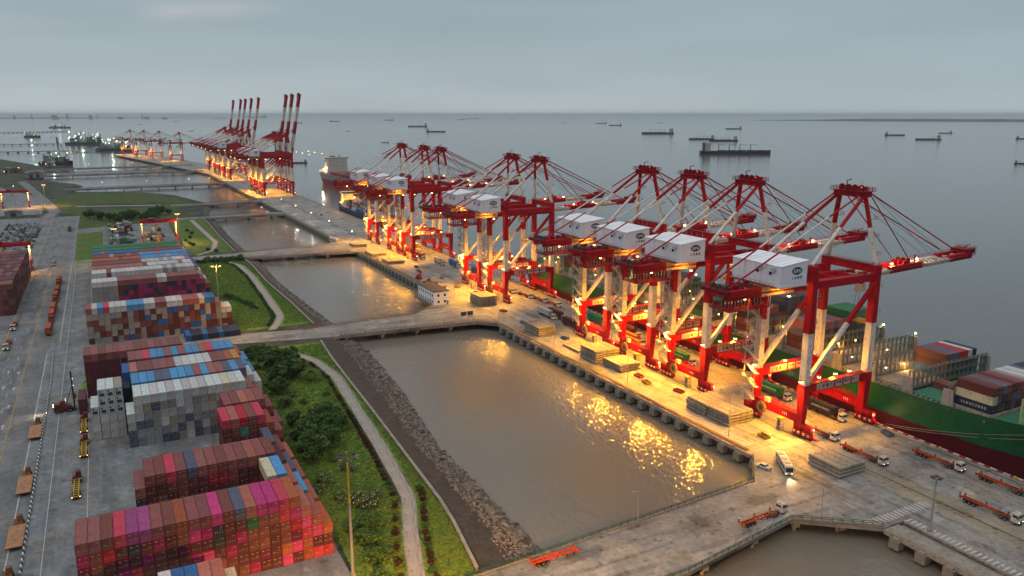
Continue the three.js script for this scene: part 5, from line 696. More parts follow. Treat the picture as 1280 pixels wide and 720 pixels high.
// empty container handler with raised mast
{
  const o = thing('container_handler', 'container handler with a tall raised mast and glaring headlights in the yard', 'forklift', [-20.6, 0, -315.5], 1.65); const b = new B(); b.box(0, 1.7, -0.6, 2.6, 1.6, 5.6, C(0.16, 0.04, 0.03)).box(0, 2.7, -2.4, 2.5, 1.2, 2.2, C(0.14, 0.04, 0.03)).box(0, 1.0, -0.4, 2.0, 0.8, 6.4, BLK); b.build('body', M.paint, o); const c = new B(); c.taper(0, -0.6, 2.5, 4.2, 1.6, 1.7, 1.4, 1.5, C(0.2, 0.05, 0.03)); const cab = c.build('cab', M.paint, o); const w = new B(); w.box(0, 3.5, 0.3, 1.3, 1.0, 0.08); w.build('windscreen', M.glass, cab);
  const m = new B(); for (const x of [-0.8, 0.8]) m.box(x, 7.6, 3.2, 0.35, 14.4, 0.5, BLK); for (let y = 1.5; y < 15; y += 2.6) m.box(0, y, 3.2, 1.9, 0.3, 0.4, DGR); m.bar([0, 2.4, 0.5], [0, 9, 3], 0.25, 0.25, DGR); m.build('mast', M.paint, o); const s = new B(); s.box(0, 4.2, 3.9, 5.4, 0.7, 0.5, YEL).box(0, 5.4, 3.8, 1.8, 1.6, 0.5, DGR); s.build('spreader', M.paint, o); for (const [x, y] of [[-0.9, 4.4], [0.9, 4.4], [0, 9.4], [0, 12]]) { const l = new B(); l.box(x, y, y > 5 ? 3.55 : 0.5, 0.3, 0.3, 0.15); l.build('work_light', M.head, o); }
  for (const x of [-0.9, 0.9]) { const l = new B(); l.box(x, 2.8, -3.6, 0.4, 0.3, 0.15); l.build('work_light', M.white, o); } wheels(o, [[-1.5, 1.6, 1.5], [1.5, 1.6, 1.5], [-1.3, -2.4, 1.3], [1.3, -2.4, 1.3]]); spot(o, 0, 2.8, -3.9, 0, 0, -12, 500, 0.6, 0xffe2b0);
}
// ---------- bus and car ----------
{
  const o = thing('bus', 'white shuttle bus crossing the quay apron towards the bridge', 'bus', [178.3, 0, -158], Math.atan2(-4.2, 6.6)); const b = new B(); b.box(0, 1.75, 0, 2.5, 2.5, 11.6, C(0.6, 0.6, 0.58)).box(0, 0.75, 0, 2.52, 0.6, 11.4, C(0.12, 0.22, 0.16)).box(0, 3.08, 0, 2.3, 0.2, 11, C(0.62, 0.62, 0.6)); b.build('body', M.paint, o); for (const z of [-3.4, 0, 3]) { const r = new B(); r.box(0, 3.25, z, 1.5, 0.22, 1.7, C(0.4, 0.4, 0.4)); r.build('roof_unit', M.paint, o); }
  for (const s of [-1, 1]) for (let k = 0; k < 6; k++) { const w = new B(); w.box(s * 1.26, 2.15, -4.6 + k * 1.75, 0.05, 1.0, 1.5); w.build('window', M.glass, o); } const ws = new B(); ws.box(0, 2.0, 5.82, 2.2, 1.4, 0.06); ws.build('windscreen', M.glass, o); for (const s of [-1, 1]) { const h = new B(); h.box(s * 0.85, 0.8, 5.83, 0.4, 0.25, 0.08); h.build('headlight', M.head, o); const mi = new B(); mi.box(s * 1.5, 2.2, 5.9, 0.2, 0.5, 0.12, BLK); mi.build('mirror', M.paint, o); } wheels(o, [[-1.1, 3.8], [1.1, 3.8], [-1.1, -3.2], [1.1, -3.2]]); spot(o, 0, 0.9, 6.3, 0, 0, 14, 420, 0.5, 0xffd9a0);
}
function carProto(col, lights) { const o = new THREE.Group(), b = new B(); b.taper(0, 0, 0.3, 0.95, 1.78, 4.4, 1.72, 4.25, col).taper(0, -0.25, 0.95, 1.5, 1.66, 2.5, 1.4, 1.7, col); b.build('body', M.paint, o); const w = new B(); w.taper(0, -0.25, 0.98, 1.42, 1.69, 2.3, 1.46, 1.8, W1).box(0, 1.2, 0.92, 1.3, 0.4, 0.08, W1, 0, -0.7); w.build('windows', M.glass, o); for (const s of [-1, 1]) { const h = new B(); h.box(s * 0.6, 0.7, 2.2, 0.35, 0.15, 0.08, W1); h.build('headlight', lights ? M.head : M.glass, o); } wheels(o, [[-0.8, 1.35, 0.64], [0.8, 1.35, 0.64], [-0.8, -1.35, 0.64], [0.8, -1.35, 0.64]]); return o; }
{ const c = carProto(C(0.62, 0.62, 0.63)); c.name = 'car'; c.position.set(172.6, 0.04, -160.6); c.rotation.y = 0.2; scene.add(c); tag(c, 'white car parked at the basin corner beside the bus', 'car'); const bl = new B(); bl.box(0, 1.02, 0.6, 1.5, 0.06, 0.5, BLU); bl.build('stripe', M.paint, c);
  const r = carProto(C(0.5, 0.03, 0.03)); r.name = numbered('car'); r.position.set(207, 0.02, -838); scene.add(r); tag(r, 'red car alone on the empty quay', 'car');
  const gs = [carProto(C(0.5, 0.5, 0.5)), carProto(C(0.25, 0.27, 0.3)), carProto(C(0.08, 0.09, 0.11))]; const nm = ['white', 'grey', 'dark']; for (let i = 0; i < 10; i++) for (let k = 0; k < 14; k++) { if (rnd() < 0.2) continue; const v = Math.floor(rnd() * 3), c2 = gs[v].clone(); c2.name = numbered('parked_car'); c2.position.set(-57 - i * 3.1, 0.02, -690 - k * 16 - rr(0, 4)); c2.scale.setScalar(1.35); scene.add(c2); tag(c2, nm[v] + ' vehicle parked in the big lot across the yard road', 'car', 'vehicles parked in the far lot'); } }
// ---------- hatch covers stacked on the quay ----------
function hatch(x0, x1, z0, z1, n, label, th = 0.9) {
  const gap = 0.22; for (let k = 0; k < n; k++) { const o = thing('hatch_cover', label, 'hatch cover', [(x0 + x1) / 2 + rr(-0.3, 0.3), k * (th + gap) + 0.02, (z0 + z1) / 2 + rr(-0.2, 0.2)], rr(-0.008, 0.008), 'hatch covers stacked on the quay'); const w = x1 - x0, d = Math.abs(z1 - z0), b = new B(), col = tint(C(0.30, 0.28, 0.25), rr(0.8, 1.1)); b.box(0, gap + th * 0.62, 0, w, th * 0.76, d, col); for (let i = 0; i < 7; i++) b.box(-w / 2 + 0.3 + i * (w - 0.6) / 6, gap + 0.12, 0, 0.3, 0.3, d - 0.3, tint(col, 0.6)); b.build('plate', M.matte, o);
    const r = new B(); for (let i = 1; i < 4; i++) r.box(-w / 2 + i * w / 4, gap + th + 0.03, 0, 0.16, 0.07, d - 0.1, tint(col, 0.55)); for (let i = 0; i < 8; i++) r.box(-w / 2 + (i % 4 + 0.5) * w / 4, gap + th + 0.06, (i < 4 ? -1 : 1) * d * 0.4, 0.5, 0.12, 0.5, tint(col, 0.7)); r.build('lashing_sockets', M.matte, o); const q = new B(); for (const sx of [-1, 1]) for (const sz of [-1, 1]) q.box(sx * w * 0.4, gap / 2, sz * d * 0.4, 0.4, gap, 0.4, C(0.16, 0.1, 0.06)); q.build('dunnage', M.matte, o); }
}
hatch(187, 198.2, -156.6, -144.6, 3, 'grey steel hatch cover in the stack beside the bus'); hatch(185.4, 197, -201, -190.6, 4, 'grey steel hatch cover in the tall front half of the double stack'); hatch(185, 196.6, -212, -201.6, 4, 'grey steel hatch cover in the rear of the double stack'); hatch(186, 196.4, -268.5, -255.6, 3, 'lamplit hatch cover in the low stack between the crane feet'); hatch(183.4, 196, -283, -270.6, 5, 'lamplit hatch cover in the tallest stack on the quay'); hatch(185, 195, -301, -287.5, 1, 'single hatch cover lying flat on the quay'); hatch(182.6, 192.4, -334, -319.4, 4, 'hatch cover in the stack standing alone by the basin edge'); hatch(183.4, 193.8, -402, -387.6, 5, 'hatch cover in the stack beside the bridge mouth'); hatch(178, 189, -632, -618, 2, 'lamplit hatch cover in the farthest low stack'); hatch(178.5, 190, -590, -571, 2, 'lamplit hatch cover in the middle low stack'); hatch(178.6, 191.6, -549, -534, 2, 'lamplit hatch cover in the nearest of three low stacks');
// ---------- white two storey building at the bridge ----------
{
  const o = thing('quay_building', 'white two storey building with a dark flat roof at the basin edge', 'building', [166, 0.05, -415.4]); const b = new B(); b.box(0, 3.9, 0, 9.6, 7.8, 25, C(0.76, 0.76, 0.78)).box(0, 3.9, 0, 9.7, 0.14, 25.1, C(0.4, 0.4, 0.4)); b.build('wall', M.clean, o); const r = new B(); r.box(0, 7.9, 0, 10.2, 0.3, 25.6, C(0.10, 0.085, 0.08)); r.build('roof', M.matte, o);
  for (const y of [1.9, 5.6]) { for (let k = 0; k < 7; k++) { const w = new B(); w.box(-4.83, y, -10.5 + k * 3.5, 0.06, 1.5, 1.3); w.build('window', M.glass, o); } for (let k = 0; k < 2; k++) { const w = new B(); w.box(-2 + k * 4, y, 12.53, 1.3, 1.4, 0.06); w.build('window', M.glass, o); } } const d = new B(); d.box(3.6, 1.1, 12.54, 1.1, 2.2, 0.08, C(0.2, 0.2, 0.22)); d.build('door', M.paint, o); const dk = new B(); dk.bb(-5.6, 6, -1.5, -0.06, -13.5, 13.5, tint(CON, 0.6)); dk.build('platform', M.matte, o);
  const e = thing('mobile_machine', 'red mobile machine with a raised boom behind the white building', 'machine', [180, 0, -476]); const m = new B(); m.box(0, 1.2, 0, 2.6, 1.2, 5, DRED).box(0.3, 2.4, -0.6, 2.2, 1.6, 2.4, RED).bar([0, 2.6, 0.8], [0.6, 6.5, 3.6], 0.6, 0.6, RED).bar([0.6, 6.5, 3.6], [0.4, 3.4, 5.8], 0.4, 0.4, RED); m.build('body', M.paint, e); wheels(e, [[-1.3, -1.7, 1.2], [1.3, -1.7, 1.2], [-1.3, 1.7, 1.2], [1.3, 1.7, 1.2]]);
  [[178.5, -455, DGR], [183, -446, C(0.22, 0.07, 0.03)], [183.2, -460, C(0.12, 0.08, 0.06)]].forEach(([x, z, c], i) => { const f = thing('flat_rack', ['dark steel flat rack on the quay beside the white building', 'rusty red flat rack on the quay beside the white building', 'brown flat rack between two others by the white building'][i], 'flat rack', [x, 0.02, z], 0.05); const q = new B(); q.box(0, 0.5, 0, 2.4, 0.6, 12, c).box(0, 1.2, -5.9, 2.4, 1.4, 0.3, c).box(0, 1.2, 5.9, 2.4, 1.4, 0.3, c); for (let k = 0; k < 6; k++) q.box(0, 0.85, -5 + k * 2, 2.3, 0.12, 1.6, tint(c, rr(0.6, 1.3))); q.build('frame', M.matte, f); });
  for (const x of [165.4, 169.3]) { const s = thing('notice_board', 'dark framed notice board on posts by the bridge mouth', 'sign', [x, 0.03, -371], 0.05, 'notice boards'); const q = new B(); q.box(0, 2, 0, 3.2, 2.2, 0.14, C(0.06, 0.07, 0.09)); q.build('board', M.paint, s); for (const t of [-1.2, 1.2]) { const p = new B(); p.box(t, 0.6, 0, 0.12, 1.2, 0.12, GRY); p.build('post', M.steel, s); } }
  const v = thing('white_shed', 'long white site cabin with a curved roof at the bridge corner', 'cabin', [171.5, 0.05, -655], 0.3); const q = new B(); q.box(0, 1.4, 0, 3, 2.8, 11, C(0.6, 0.58, 0.55)).cyl([0, 2.7, -5.5], [0, 2.7, 5.5], 1.5, 1.5, 12, C(0.62, 0.6, 0.58)); q.build('wall', M.paint, v); const ww = new B(); for (let k = 0; k < 4; k++) ww.box(-1.52, 1.7, -4 + k * 2.6, 0.05, 1, 1.2); ww.build('window', M.glass, v);
}
// ---------- rubber tyred yard cranes ----------
function makeRTG() {
  const o = thing('yard_crane', '', 'crane'), sp = 26.4, h = 19; for (const z of [-4.2, 4.2]) { const b = new B(); b.box(sp / 2, h, z, sp + 2, 1.9, 1.3, RED); b.build('top_girder', M.paint, o); for (const x of [0, sp]) { const l = new B(); l.taper(x, z, 2, 8, 1.0, 1.2, 1.0, 1.2, RED).taper(x, z, 8, h - 0.9, 1.0, 1.2, 1.1, 1.3, WHT); l.build('leg', M.paint, o); } } for (const x of [0, sp]) { const s = new B(); s.box(x, 1.8, 0, 1.2, 1.0, 12, RED).box(x, 3.4, 1, 1.4, 2, 3, WHT); s.build('sill_beam', M.paint, o); wheels(o, [[x - 0.4, -5, 1.4], [x + 0.4, -5, 1.4], [x - 0.4, 5, 1.4], [x + 0.4, 5, 1.4]]); } const t = new B(); t.box(sp * 0.3, h + 1.8, 0, 5, 1.8, 9, DRED).box(sp * 0.3 + 3, h - 3, 3, 1.8, 2.2, 2, YEL); t.build('trolley', M.paint, o); for (const x of [0, sp]) { const l = new B(); l.box(x, h - 1.4, 4.9, 0.6, 0.4, 0.5); l.build('floodlight', M.warm, o); } return o;
}
{ const r = makeRTG(); const put = [[25.4, -717.5, 'red and white yard crane over the low container stacks beside the grass'], [-76, -632, 'red yard crane behind the dark red stack across the road'], [-105, -1075, 'dim yard crane with lit floodlights far up the yard']]; put.forEach(([x, z, l], i) => { const c = i ? dup(r, 'yard_crane', [x, 0, z], 0, l, 'crane') : r; c.position.set(x, 0, z); tag(c, l, 'crane'); });
  const add = (x, z, cd) => { const g = new THREE.Group(); void g; const s = new THREE.SpotLight(0xffb04a, cd, 0, 1.0, 0.7, 2); s.position.set(x, 17.2, z); s.target.position.set(x + 3, 0, z + 6); s.castShadow = true; scene.add(s, s.target); }; add(-49.6, -626.6, 1800); add(25.4, -712, 900); add(51.8, -712, 900); add(-105, -1069, 2500); add(-78.6, -1069, 2500); }
// ---------- lamps ----------
function mast(x, z, h, lit, label, ring = 1.9, upper = false, cone = 1.15) {
  const o = thing('high_mast_lamp', label, 'street lamp', [x, 0, z]); const p = new B(); if (upper) p.cyl([0, 0, 0], [0, h * 0.62, 0], 0.42, 0.28, 10, C(0.3, 0.3, 0.3)).cyl([0, h * 0.62, 0], [0, h, 0], 0.28, 0.18, 10, YEL); else p.cyl([0, 0, 0], [0, h, 0], 0.36, 0.16, 10, C(0.32, 0.32, 0.32)); p.box(0, 0.3, 0, 1.2, 0.6, 1.2, CON); p.build('pole', M.steel, o); const r = new B(); for (let k = 0; k < 12; k++) { const a = k / 12 * 6.283, b = (k + 1) / 12 * 6.283; r.bar([ring * Math.cos(a), h, ring * Math.sin(a)], [ring * Math.cos(b), h, ring * Math.sin(b)], 0.12, 0.12, DGR); if (k % 3 === 0) r.bar([0, h, 0], [ring * Math.cos(a), h, ring * Math.sin(a)], 0.1, 0.1, DGR); } r.build('ring', M.steel, o);
  for (let k = 0; k < 8; k++) { const a = k / 8 * 6.283 + 0.2, q = new B(); q.box(ring * Math.cos(a), h - 0.15, ring * Math.sin(a), 0.75, 0.35, 0.75, k % 3 ? DGR : C(0.3, 0.22, 0.04)); const m = q.build('floodlight', M.steel, o); const l = new B(); l.box(ring * Math.cos(a) * 1.04, h - 0.38, ring * Math.sin(a) * 1.04, 0.55, 0.12, 0.55, C(0.4, 0.4, 0.4)); l.build('lens', lit ? M.warm : M.steel, m); } if (lit) spot(o, 0, h - 0.9, 0, 0, 0, 0, lit, cone, 0xffb450, cone > 1.2 ? 0.2 : 0.8); return o;
}
mast(43.4, -164, 30.4, 0, 'tall unlit lamp mast with a yellow upper shaft beside the front stack', 2.2, true); mast(44.5, -392, 36, 3500, 'tall lit lamp mast beside the patchwork stack'); mast(53, -705, 26, 7000, 'lit lamp mast beside the far yard crane', 1.6); mast(4, -632, 26, 3000, 'lamp mast at the back of the far stacks', 1.4); mast(183.6, -113, 15.4, 0, 'lamp post with a square head beside the zebra crossing', 1.0); mast(40, -95, 30, 55000, 'lit lamp mast at the yard corner in front of the front stack', 2.2, false, 1.48); mast(-62, -1075, 26, 9000, 'lit lamp mast far up the yard', 1.6);
for (let i = 0; i < 9; i++) { const z = -184 - i * 58; if (z < -610) break; const o = thing('lamp_post', 'slim grey lamp post on the landside edge of the quay', 'street lamp', [179.8, 0, z], 0, 'slim lamp posts along the basin edge'), b = new B(); b.cyl([0, 0, 0], [0, 15, 0], 0.16, 0.08, 8, GRY).bar([0, 15, 0], [1.2, 15.2, 0], 0.1, 0.1, GRY); b.build('pole', M.steel, o); const l = new B(); l.box(1.3, 15.2, 0, 0.7, 0.16, 0.35, GRY); l.build('lamp_head', M.steel, o); }
for (const z of [-942, -867, -795, -725, -650, -1030]) { const o = thing('lamp_post', 'white lit lamp post on the empty stretch of quay', 'street lamp', [186, 0, z], 0, 'lit lamp posts on the empty berth'), b = new B(); b.cyl([0, 0, 0], [0, 9, 0], 0.14, 0.08, 8, GRY); b.build('pole', M.steel, o); const l = new B(); l.box(0, 9, 0, 0.7, 0.3, 0.7); l.build('lamp_head', M.white, o); point(o, 0, 8.4, 0, 220, 0xfff0d8); }
for (const [x, z] of [[133, -131.4], [163.5, -131], [118, -152.2]]) { const o = thing('lamp_post', 'slim unlit lamp post at the kerb of the near bridge', 'street lamp', [x, 0, z], 0, 'lamp posts of the near bridge'), b = new B(); b.cyl([0, 0, 0], [0, 9, 0], 0.12, 0.07, 8, GRY).bar([0, 9, 0], [-1.6, 9.5, 0], 0.08, 0.08, GRY); b.build('pole', M.steel, o); const l = new B(); l.box(-1.7, 9.5, 0, 0.6, 0.12, 0.3, GRY); l.build('lamp_head', M.steel, o); }
// ---------- a dock worker ----------
{
  const J = { hipL: [-0.1, 0.92, 0], hipR: [0.1, 0.92, 0], kneeL: [-0.11, 0.5, 0.03], kneeR: [0.11, 0.5, 0.02], ankL: [-0.12, 0.09, 0], ankR: [0.13, 0.09, -0.05], toeL: [-0.13, 0.05, 0.17], toeR: [0.15, 0.05, 0.12], pel: [0, 0.98, 0], chest: [0, 1.3, 0.01], neck: [0, 1.5, 0.01], shL: [-0.19, 1.43, 0], shR: [0.19, 1.43, 0], elL: [-0.26, 1.14, -0.02], elR: [0.26, 1.14, -0.02], wrL: [-0.25, 0.9, 0.08], wrR: [0.25, 0.9, 0.08], haL: [-0.24, 0.8, 0.11], haR: [0.24, 0.8, 0.11], head: [0, 1.62, 0.03], crown: [0, 1.7, 0.02] };
  const bones = [['hipL', 'kneeL', 0.1, 0.07], ['hipR', 'kneeR', 0.1, 0.07], ['kneeL', 'ankL', 0.07, 0.05], ['kneeR', 'ankR', 0.07, 0.05], ['ankL', 'toeL', 0.055, 0.04], ['ankR', 'toeR', 0.055, 0.04], ['pel', 'chest', 0.155, 0.175], ['chest', 'neck', 0.15, 0.06], ['shL', 'shR', 0.085, 0.085], ['shL', 'elL', 0.065, 0.05], ['shR', 'elR', 0.065, 0.05], ['elL', 'wrL', 0.05, 0.035], ['elR', 'wrR', 0.05, 0.035], ['wrL', 'haL', 0.04, 0.035], ['wrR', 'haR', 0.04, 0.035], ['neck', 'head', 0.06, 0.1], ['head', 'crown', 0.105, 0.12]];
  const { MarchingCubes } = await import('three/addons/objects/MarchingCubes.js'); const R = 72, mc = new MarchingCubes(R, new THREE.MeshStandardMaterial(), false, false, 60000); mc.isolation = 0; const S = 0.96;
  for (let k = 0; k < R; k++) for (let j = 0; j < R; j++) for (let i = 0; i < R; i++) { const x = (i - R / 2) / (R / 2) * S, y = (j - R / 2) / (R / 2) * S + 0.9, z = (k - R / 2) / (R / 2) * S; let d = 9; if (Math.abs(x) < 0.5 && Math.abs(z) < 0.4) for (const [a, b, r0, r1] of bones) { const A = J[a], Bq = J[b], dx = Bq[0] - A[0], dy = Bq[1] - A[1], dz = Bq[2] - A[2], t = Math.max(0, Math.min(1, ((x - A[0]) * dx + (y - A[1]) * dy + (z - A[2]) * dz) / (dx * dx + dy * dy + dz * dz))), e = Math.hypot(x - A[0] - dx * t, y - A[1] - dy * t, z - A[2] - dz * t) - lerp(r0, r1, t), h = Math.max(0, 0.04 - Math.abs(d - e)) / 0.04; d = Math.min(d, e) - h * h * 0.01; } mc.field[i + j * R + k * R * R] = -d; }
  mc.update(); const n = mc.count, g = new THREE.BufferGeometry(), pa = new Float32Array(n * 3), ca = new Float32Array(n * 3);
  for (let i = 0; i < n; i++) { const x = mc.positionArray[i * 3] * S, y = mc.positionArray[i * 3 + 1] * S + 0.9, z = mc.positionArray[i * 3 + 2] * S; pa.set([x, y, z], i * 3); const c = y > 1.66 ? [0.6, 0.5, 0.04] : y > 1.5 ? [0.32, 0.19, 0.13] : y > 0.9 && Math.abs(x) < 0.2 ? [0.36, 0.55, 0.04] : y > 0.88 ? [0.03, 0.05, 0.12] : y > 0.12 ? [0.025, 0.03, 0.06] : [0.02, 0.018, 0.016]; ca.set(c, i * 3); }
  g.setAttribute('position', new THREE.BufferAttribute(pa, 3)); g.setAttribute('color', new THREE.BufferAttribute(ca, 3)); g.computeVertexNormals(); const o = mesh('person', g, new THREE.MeshStandardMaterial({ vertexColors: true, roughness: 0.9 }), scene); o.position.set(209.6, 0.02, -121.6); o.rotation.y = 2.6; tag(o, 'dock worker in a yellow safety vest and helmet standing behind an empty chassis', 'person');
}

// ---------- the far yard beyond the road end ----------
sheet('far_yard', [[-62, -990], [-300, -1000], [-330, -1420], [-140, -1400], [-70, -1180]], 0.03, G.yard);
sheet('far_road', [[-62, -958], [-50, -958], [-44, -1010], [-60, -1140], [-110, -1500], [-122, -1500], [-72, -1140], [-56, -1010]], 0.05, G.road);
sheet('far_road', [[-30, -1062], [60, -1030], [60, -1022], [-30, -1054]], 0.06, G.path);
{
  seedState = 3131; const cols = [C(0.3, 0.3, 0.31), C(0.22, 0.12, 0.1), C(0.14, 0.18, 0.24), C(0.34, 0.32, 0.28)];
  const shed = (x, z, w, d, h, c, l) => { const o = thing('shed', l, 'building', [x, 0, z], rr(-0.1, 0.1), 'far sheds'), b = new B(); b.box(0, h / 2, 0, w, h, d, c); b.build('wall', M.matte, o); const r = new B(); r.box(-w / 4, h + w * 0.06, 0, w * 0.53, 0.3, d + 1, tint(c, 0.8), 0, 0, 0.24).box(w / 4, h + w * 0.06, 0, w * 0.53, 0.3, d + 1, tint(c, 0.8), 0, 0, -0.24); r.build('roof', M.matte, o); const q = new B(); q.box(0, h * 0.4, d / 2 + 0.05, w * 0.3, h * 0.8, 0.1, DGR); q.build('door', M.paint, o); };
  for (let i = 0; i < 16; i++) shed(-70 - rnd() * 230, -1420 - rnd() * 560, rr(12, 26), rr(14, 40), rr(5, 10), pick(cols), 'low industrial shed on the dim far shore', 0);
  for (let i = 0; i < 5; i++) shed(-88 - i * 26, -980 - rnd() * 12, rr(10, 16), rr(10, 18), rr(4, 7), pick(cols), 'small shed at the end of the yard road');
  for (let i = 0; i < 22; i++) { const x = -60 - rnd() * 240, z = -990 - rnd() * 900, h = rr(10, 24), o = thing('lamp_post', 'small lit lamp on the dim far shore', 'street lamp', [x, 0, z], 0, 'lamps on the far shore'), b = new B(); b.cyl([0, 0, 0], [0, h, 0], 0.25, 0.15, 6, GRY); b.build('pole', M.steel, o); const l = new B(); l.box(0, h, 0, 0.7, 0.4, 0.7); l.build('lamp_head', rnd() < 0.4 ? M.cool : M.warm, o); }
  for (const [x, z] of [[150, -868], [168, -1015], [120, -1310], [60, -1305], [0, -1306], [150, -1312], [100, -1620], [20, -1615], [-40, -1612], [140, -1812], [60, -1810], [-20, -1808], [-80, -1806]]) { const o = thing('lamp_post', 'small lamp on a far trestle bridge', 'street lamp', [x, 0, z], 0, 'lamps on the far bridges'), b = new B(); b.cyl([0, 0, 0], [0, 9, 0], 0.2, 0.12, 6, GRY); b.build('pole', M.steel, o); const l = new B(); l.box(0, 9, 0, 0.5, 0.3, 0.5); l.build('lamp_head', M.white, o); }
}
// bollards on the quay face and lashing bins between the lanes
{ const g = new B(); g.cyl([0, 0, 0], [0, 0.7, 0], 0.38, 0.3, 10, W1).cyl([0, 0.7, 0], [0, 0.95, 0], 0.52, 0.46, 10, W1); const geo = g.geo(), mt = new THREE.MeshStandardMaterial({ vertexColors: true, color: new THREE.Color(0.5, 0.32, 0.04), roughness: 0.6 }); for (let z = -96; z > -700; z -= 24) { const m = mesh(numbered('bollard'), geo, mt, scene); m.position.set(233.6, 0, z); tag(m, 'yellow mooring bollard on the quay face beside the striped kerb', 'bollard', 'mooring bollards'); }
  seedState = 555; for (const [x, z] of [[190, -178], [193, -226], [188, -240], [190, -248], [192, -310], [188, -345], [190, -372], [196, -420], [192, -440], [194, -470], [189, -500], [193, -515], [229, -160], [229, -215], [228.6, -250], [229, -320]]) { const o = thing('lashing_bin', 'open steel lashing bin on the quay deck', 'bin', [x, 0.02, z], rr(-0.3, 0.3), 'lashing bins on the quay'), b = new B(), c = pick([C(0.35, 0.05, 0.04), C(0.08, 0.16, 0.3), C(0.35, 0.25, 0.05), C(0.2, 0.2, 0.2)]); b.box(0, 0.2, 0, 2.2, 0.15, 4, c); for (const s of [-1, 1]) b.box(s * 1.1, 0.65, 0, 0.1, 0.9, 4, c).box(0, 0.65, s * 2, 2.2, 0.9, 0.1, c); b.build('tray', M.paint, o); const q = new B(); for (let i = 0; i < 7; i++) q.bar([-0.9 + i * 0.28, 0.4 + 0.1 * (i % 3), -1.7], [-0.8 + i * 0.26, 0.5, 1.7], 0.1, 0.1, C(0.2, 0.14, 0.1)); q.build('lashing_rods', M.steel, o); } }
// ---------- trees, bushes, hedges, grass ----------
const leafMat = new THREE.MeshPhysicalMaterial({ vertexColors: true, roughness: 0.95, side: THREE.DoubleSide, specularIntensity: 0.3 });
function crown(n, rx, ry, rz, leaf, cols, seed, blossom = 0) {
  seedState = seed; const pos = [], col = [], nor = []; const q = new THREE.Quaternion(), e = new THREE.Euler(), v = new THREE.Vector3(), clumps = [];
  for (let i = 0; i < 34; i++) { const a = rr(0, 6.283), u = rr(-0.75, 1), r = Math.sqrt(1 - u * u * 0.9) * rr(0.45, 1); clumps.push([Math.cos(a) * r * rx, u * ry * rr(0.6, 1), Math.sin(a) * r * rz, rr(0.2, 0.42), rr(0.7, 1.25)]); }
  for (let i = 0; i < n; i++) {
    const c = clumps[i % clumps.length], th = rr(0, 6.283), cu = rr(-1, 1), rad = Math.cbrt(rnd()) * c[3], s = Math.sqrt(1 - cu * cu); const x = c[0] + Math.cos(th) * s * rad * rx, y = c[1] + cu * rad * ry * 1.1, z = c[2] + Math.sin(th) * s * rad * rz;
    q.setFromEuler(e.set(rr(-1, 1), rr(0, 6.283), rr(-1, 1))); const w = leaf * rr(0.6, 1.2), k = pick(cols), kk = c[4] * rr(0.75, 1.25), cc = rnd() < blossom ? [0.4, 0.42, 0.36] : [k[0] * kk, k[1] * kk, k[2] * kk];
    const p = [[0.5, 0, -0.3], [-0.5, 0, -0.3], [0, 0.12, 0.7]]; for (const a of p) { v.set(a[0] * w, a[1] * w, a[2] * w).applyQuaternion(q); pos.push(x + v.x, y + v.y, z + v.z); col.push(...cc); } v.set(0, 1, 0).applyQuaternion(q); for (let t = 0; t < 3; t++) nor.push(v.x, v.y, v.z);
  }
  const g = new THREE.BufferGeometry(); g.setAttribute('position', new THREE.Float32BufferAttribute(pos, 3)); g.setAttribute('color', new THREE.Float32BufferAttribute(col, 3)); g.setAttribute('normal', new THREE.Float32BufferAttribute(nor, 3)); return g;
}
const GD = [[0.042, 0.088, 0.028], [0.058, 0.112, 0.030], [0.074, 0.130, 0.032]], GM = [[0.070, 0.135, 0.030], [0.090, 0.150, 0.034], [0.060, 0.112, 0.030]], GY = [[0.16, 0.17, 0.02], [0.11, 0.14, 0.02]], GR = [[0.075, 0.028, 0.022], [0.055, 0.03, 0.02]];
const crowns = [crown(3400, 5, 3.6, 5, 0.75, GD, 11), crown(3400, 5, 3.2, 4.6, 0.75, GD, 23), crown(3000, 4.6, 3.4, 5, 0.8, GM, 37)];
const trunkGeo = (() => { const b = new B(), c = C(0.06, 0.045, 0.035); b.cyl([0, 0, 0], [0.1, 2.6, 0], 0.32, 0.24, 7, c); for (let k = 0; k < 6; k++) { const a = k * 1.05; b.cyl([0.1, 2.2 + k * 0.15, 0], [Math.cos(a) * 2.4, 4.6 + (k % 2), Math.sin(a) * 2.4], 0.16, 0.06, 5, c); } return b.geo(); })();
const barkMat = M.matte;
function tree(x, z, s, v, label, group, ys = 1) { const o = thing('tree', label, 'tree', [x, 0, z], (x * 7.3 + z * 3.1) % 6.28, group); mesh('trunk', trunkGeo, barkMat, o); const c = mesh('crown', crowns[v], leafMat, o); c.position.y = 4.6; o.scale.set(s, s * ys, s); return o; }
const tg = 'trees in the green verge';
[[59.5, -325, 1.25, 0], [54.6, -333, 1.0, 1], [64.5, -331, 1.05, 1], [56, -311, 0.95, 0], [62, -313, 1.1, 0]].forEach(([x, z, s, v]) => tree(x, z, s, v, 'dense dark tree in the clump beside the bridge road', tg));
[[52.5, -297, 0.8, 0], [60, -257, 0.95, 0], [63.5, -251, 0.8, 1], [51.6, -262, 0.7, 1], [52, -243, 1.1, 0], [57.5, -239, 0.9, 1], [50.5, -231, 1.05, 0], [66, -264, 0.5, 2], [52, -281, 0.5, 2]].forEach(([x, z, s, v]) => tree(x, z, s, v, 'dark round tree in the dense verge behind the brown stacks', tg));
[[50, -354, 0.5, 0], [54, -358, 0.45, 1], [57, -352, 0.6, 0], [51.5, -345, 0.5, 1]].forEach(([x, z, s, v]) => tree(x, z, s, v, 'small tree at the corner of the stacks and the bridge road', tg));
for (let i = 0; i < 26; i++) { const x = rr(-18, 62), z = rr(-872, -930) - (x < 20 ? 0 : 0); tree(x, z, rr(0.7, 1.3), i % 2, 'dark tree in the far grove beyond the yard crane', 'far grove'); }
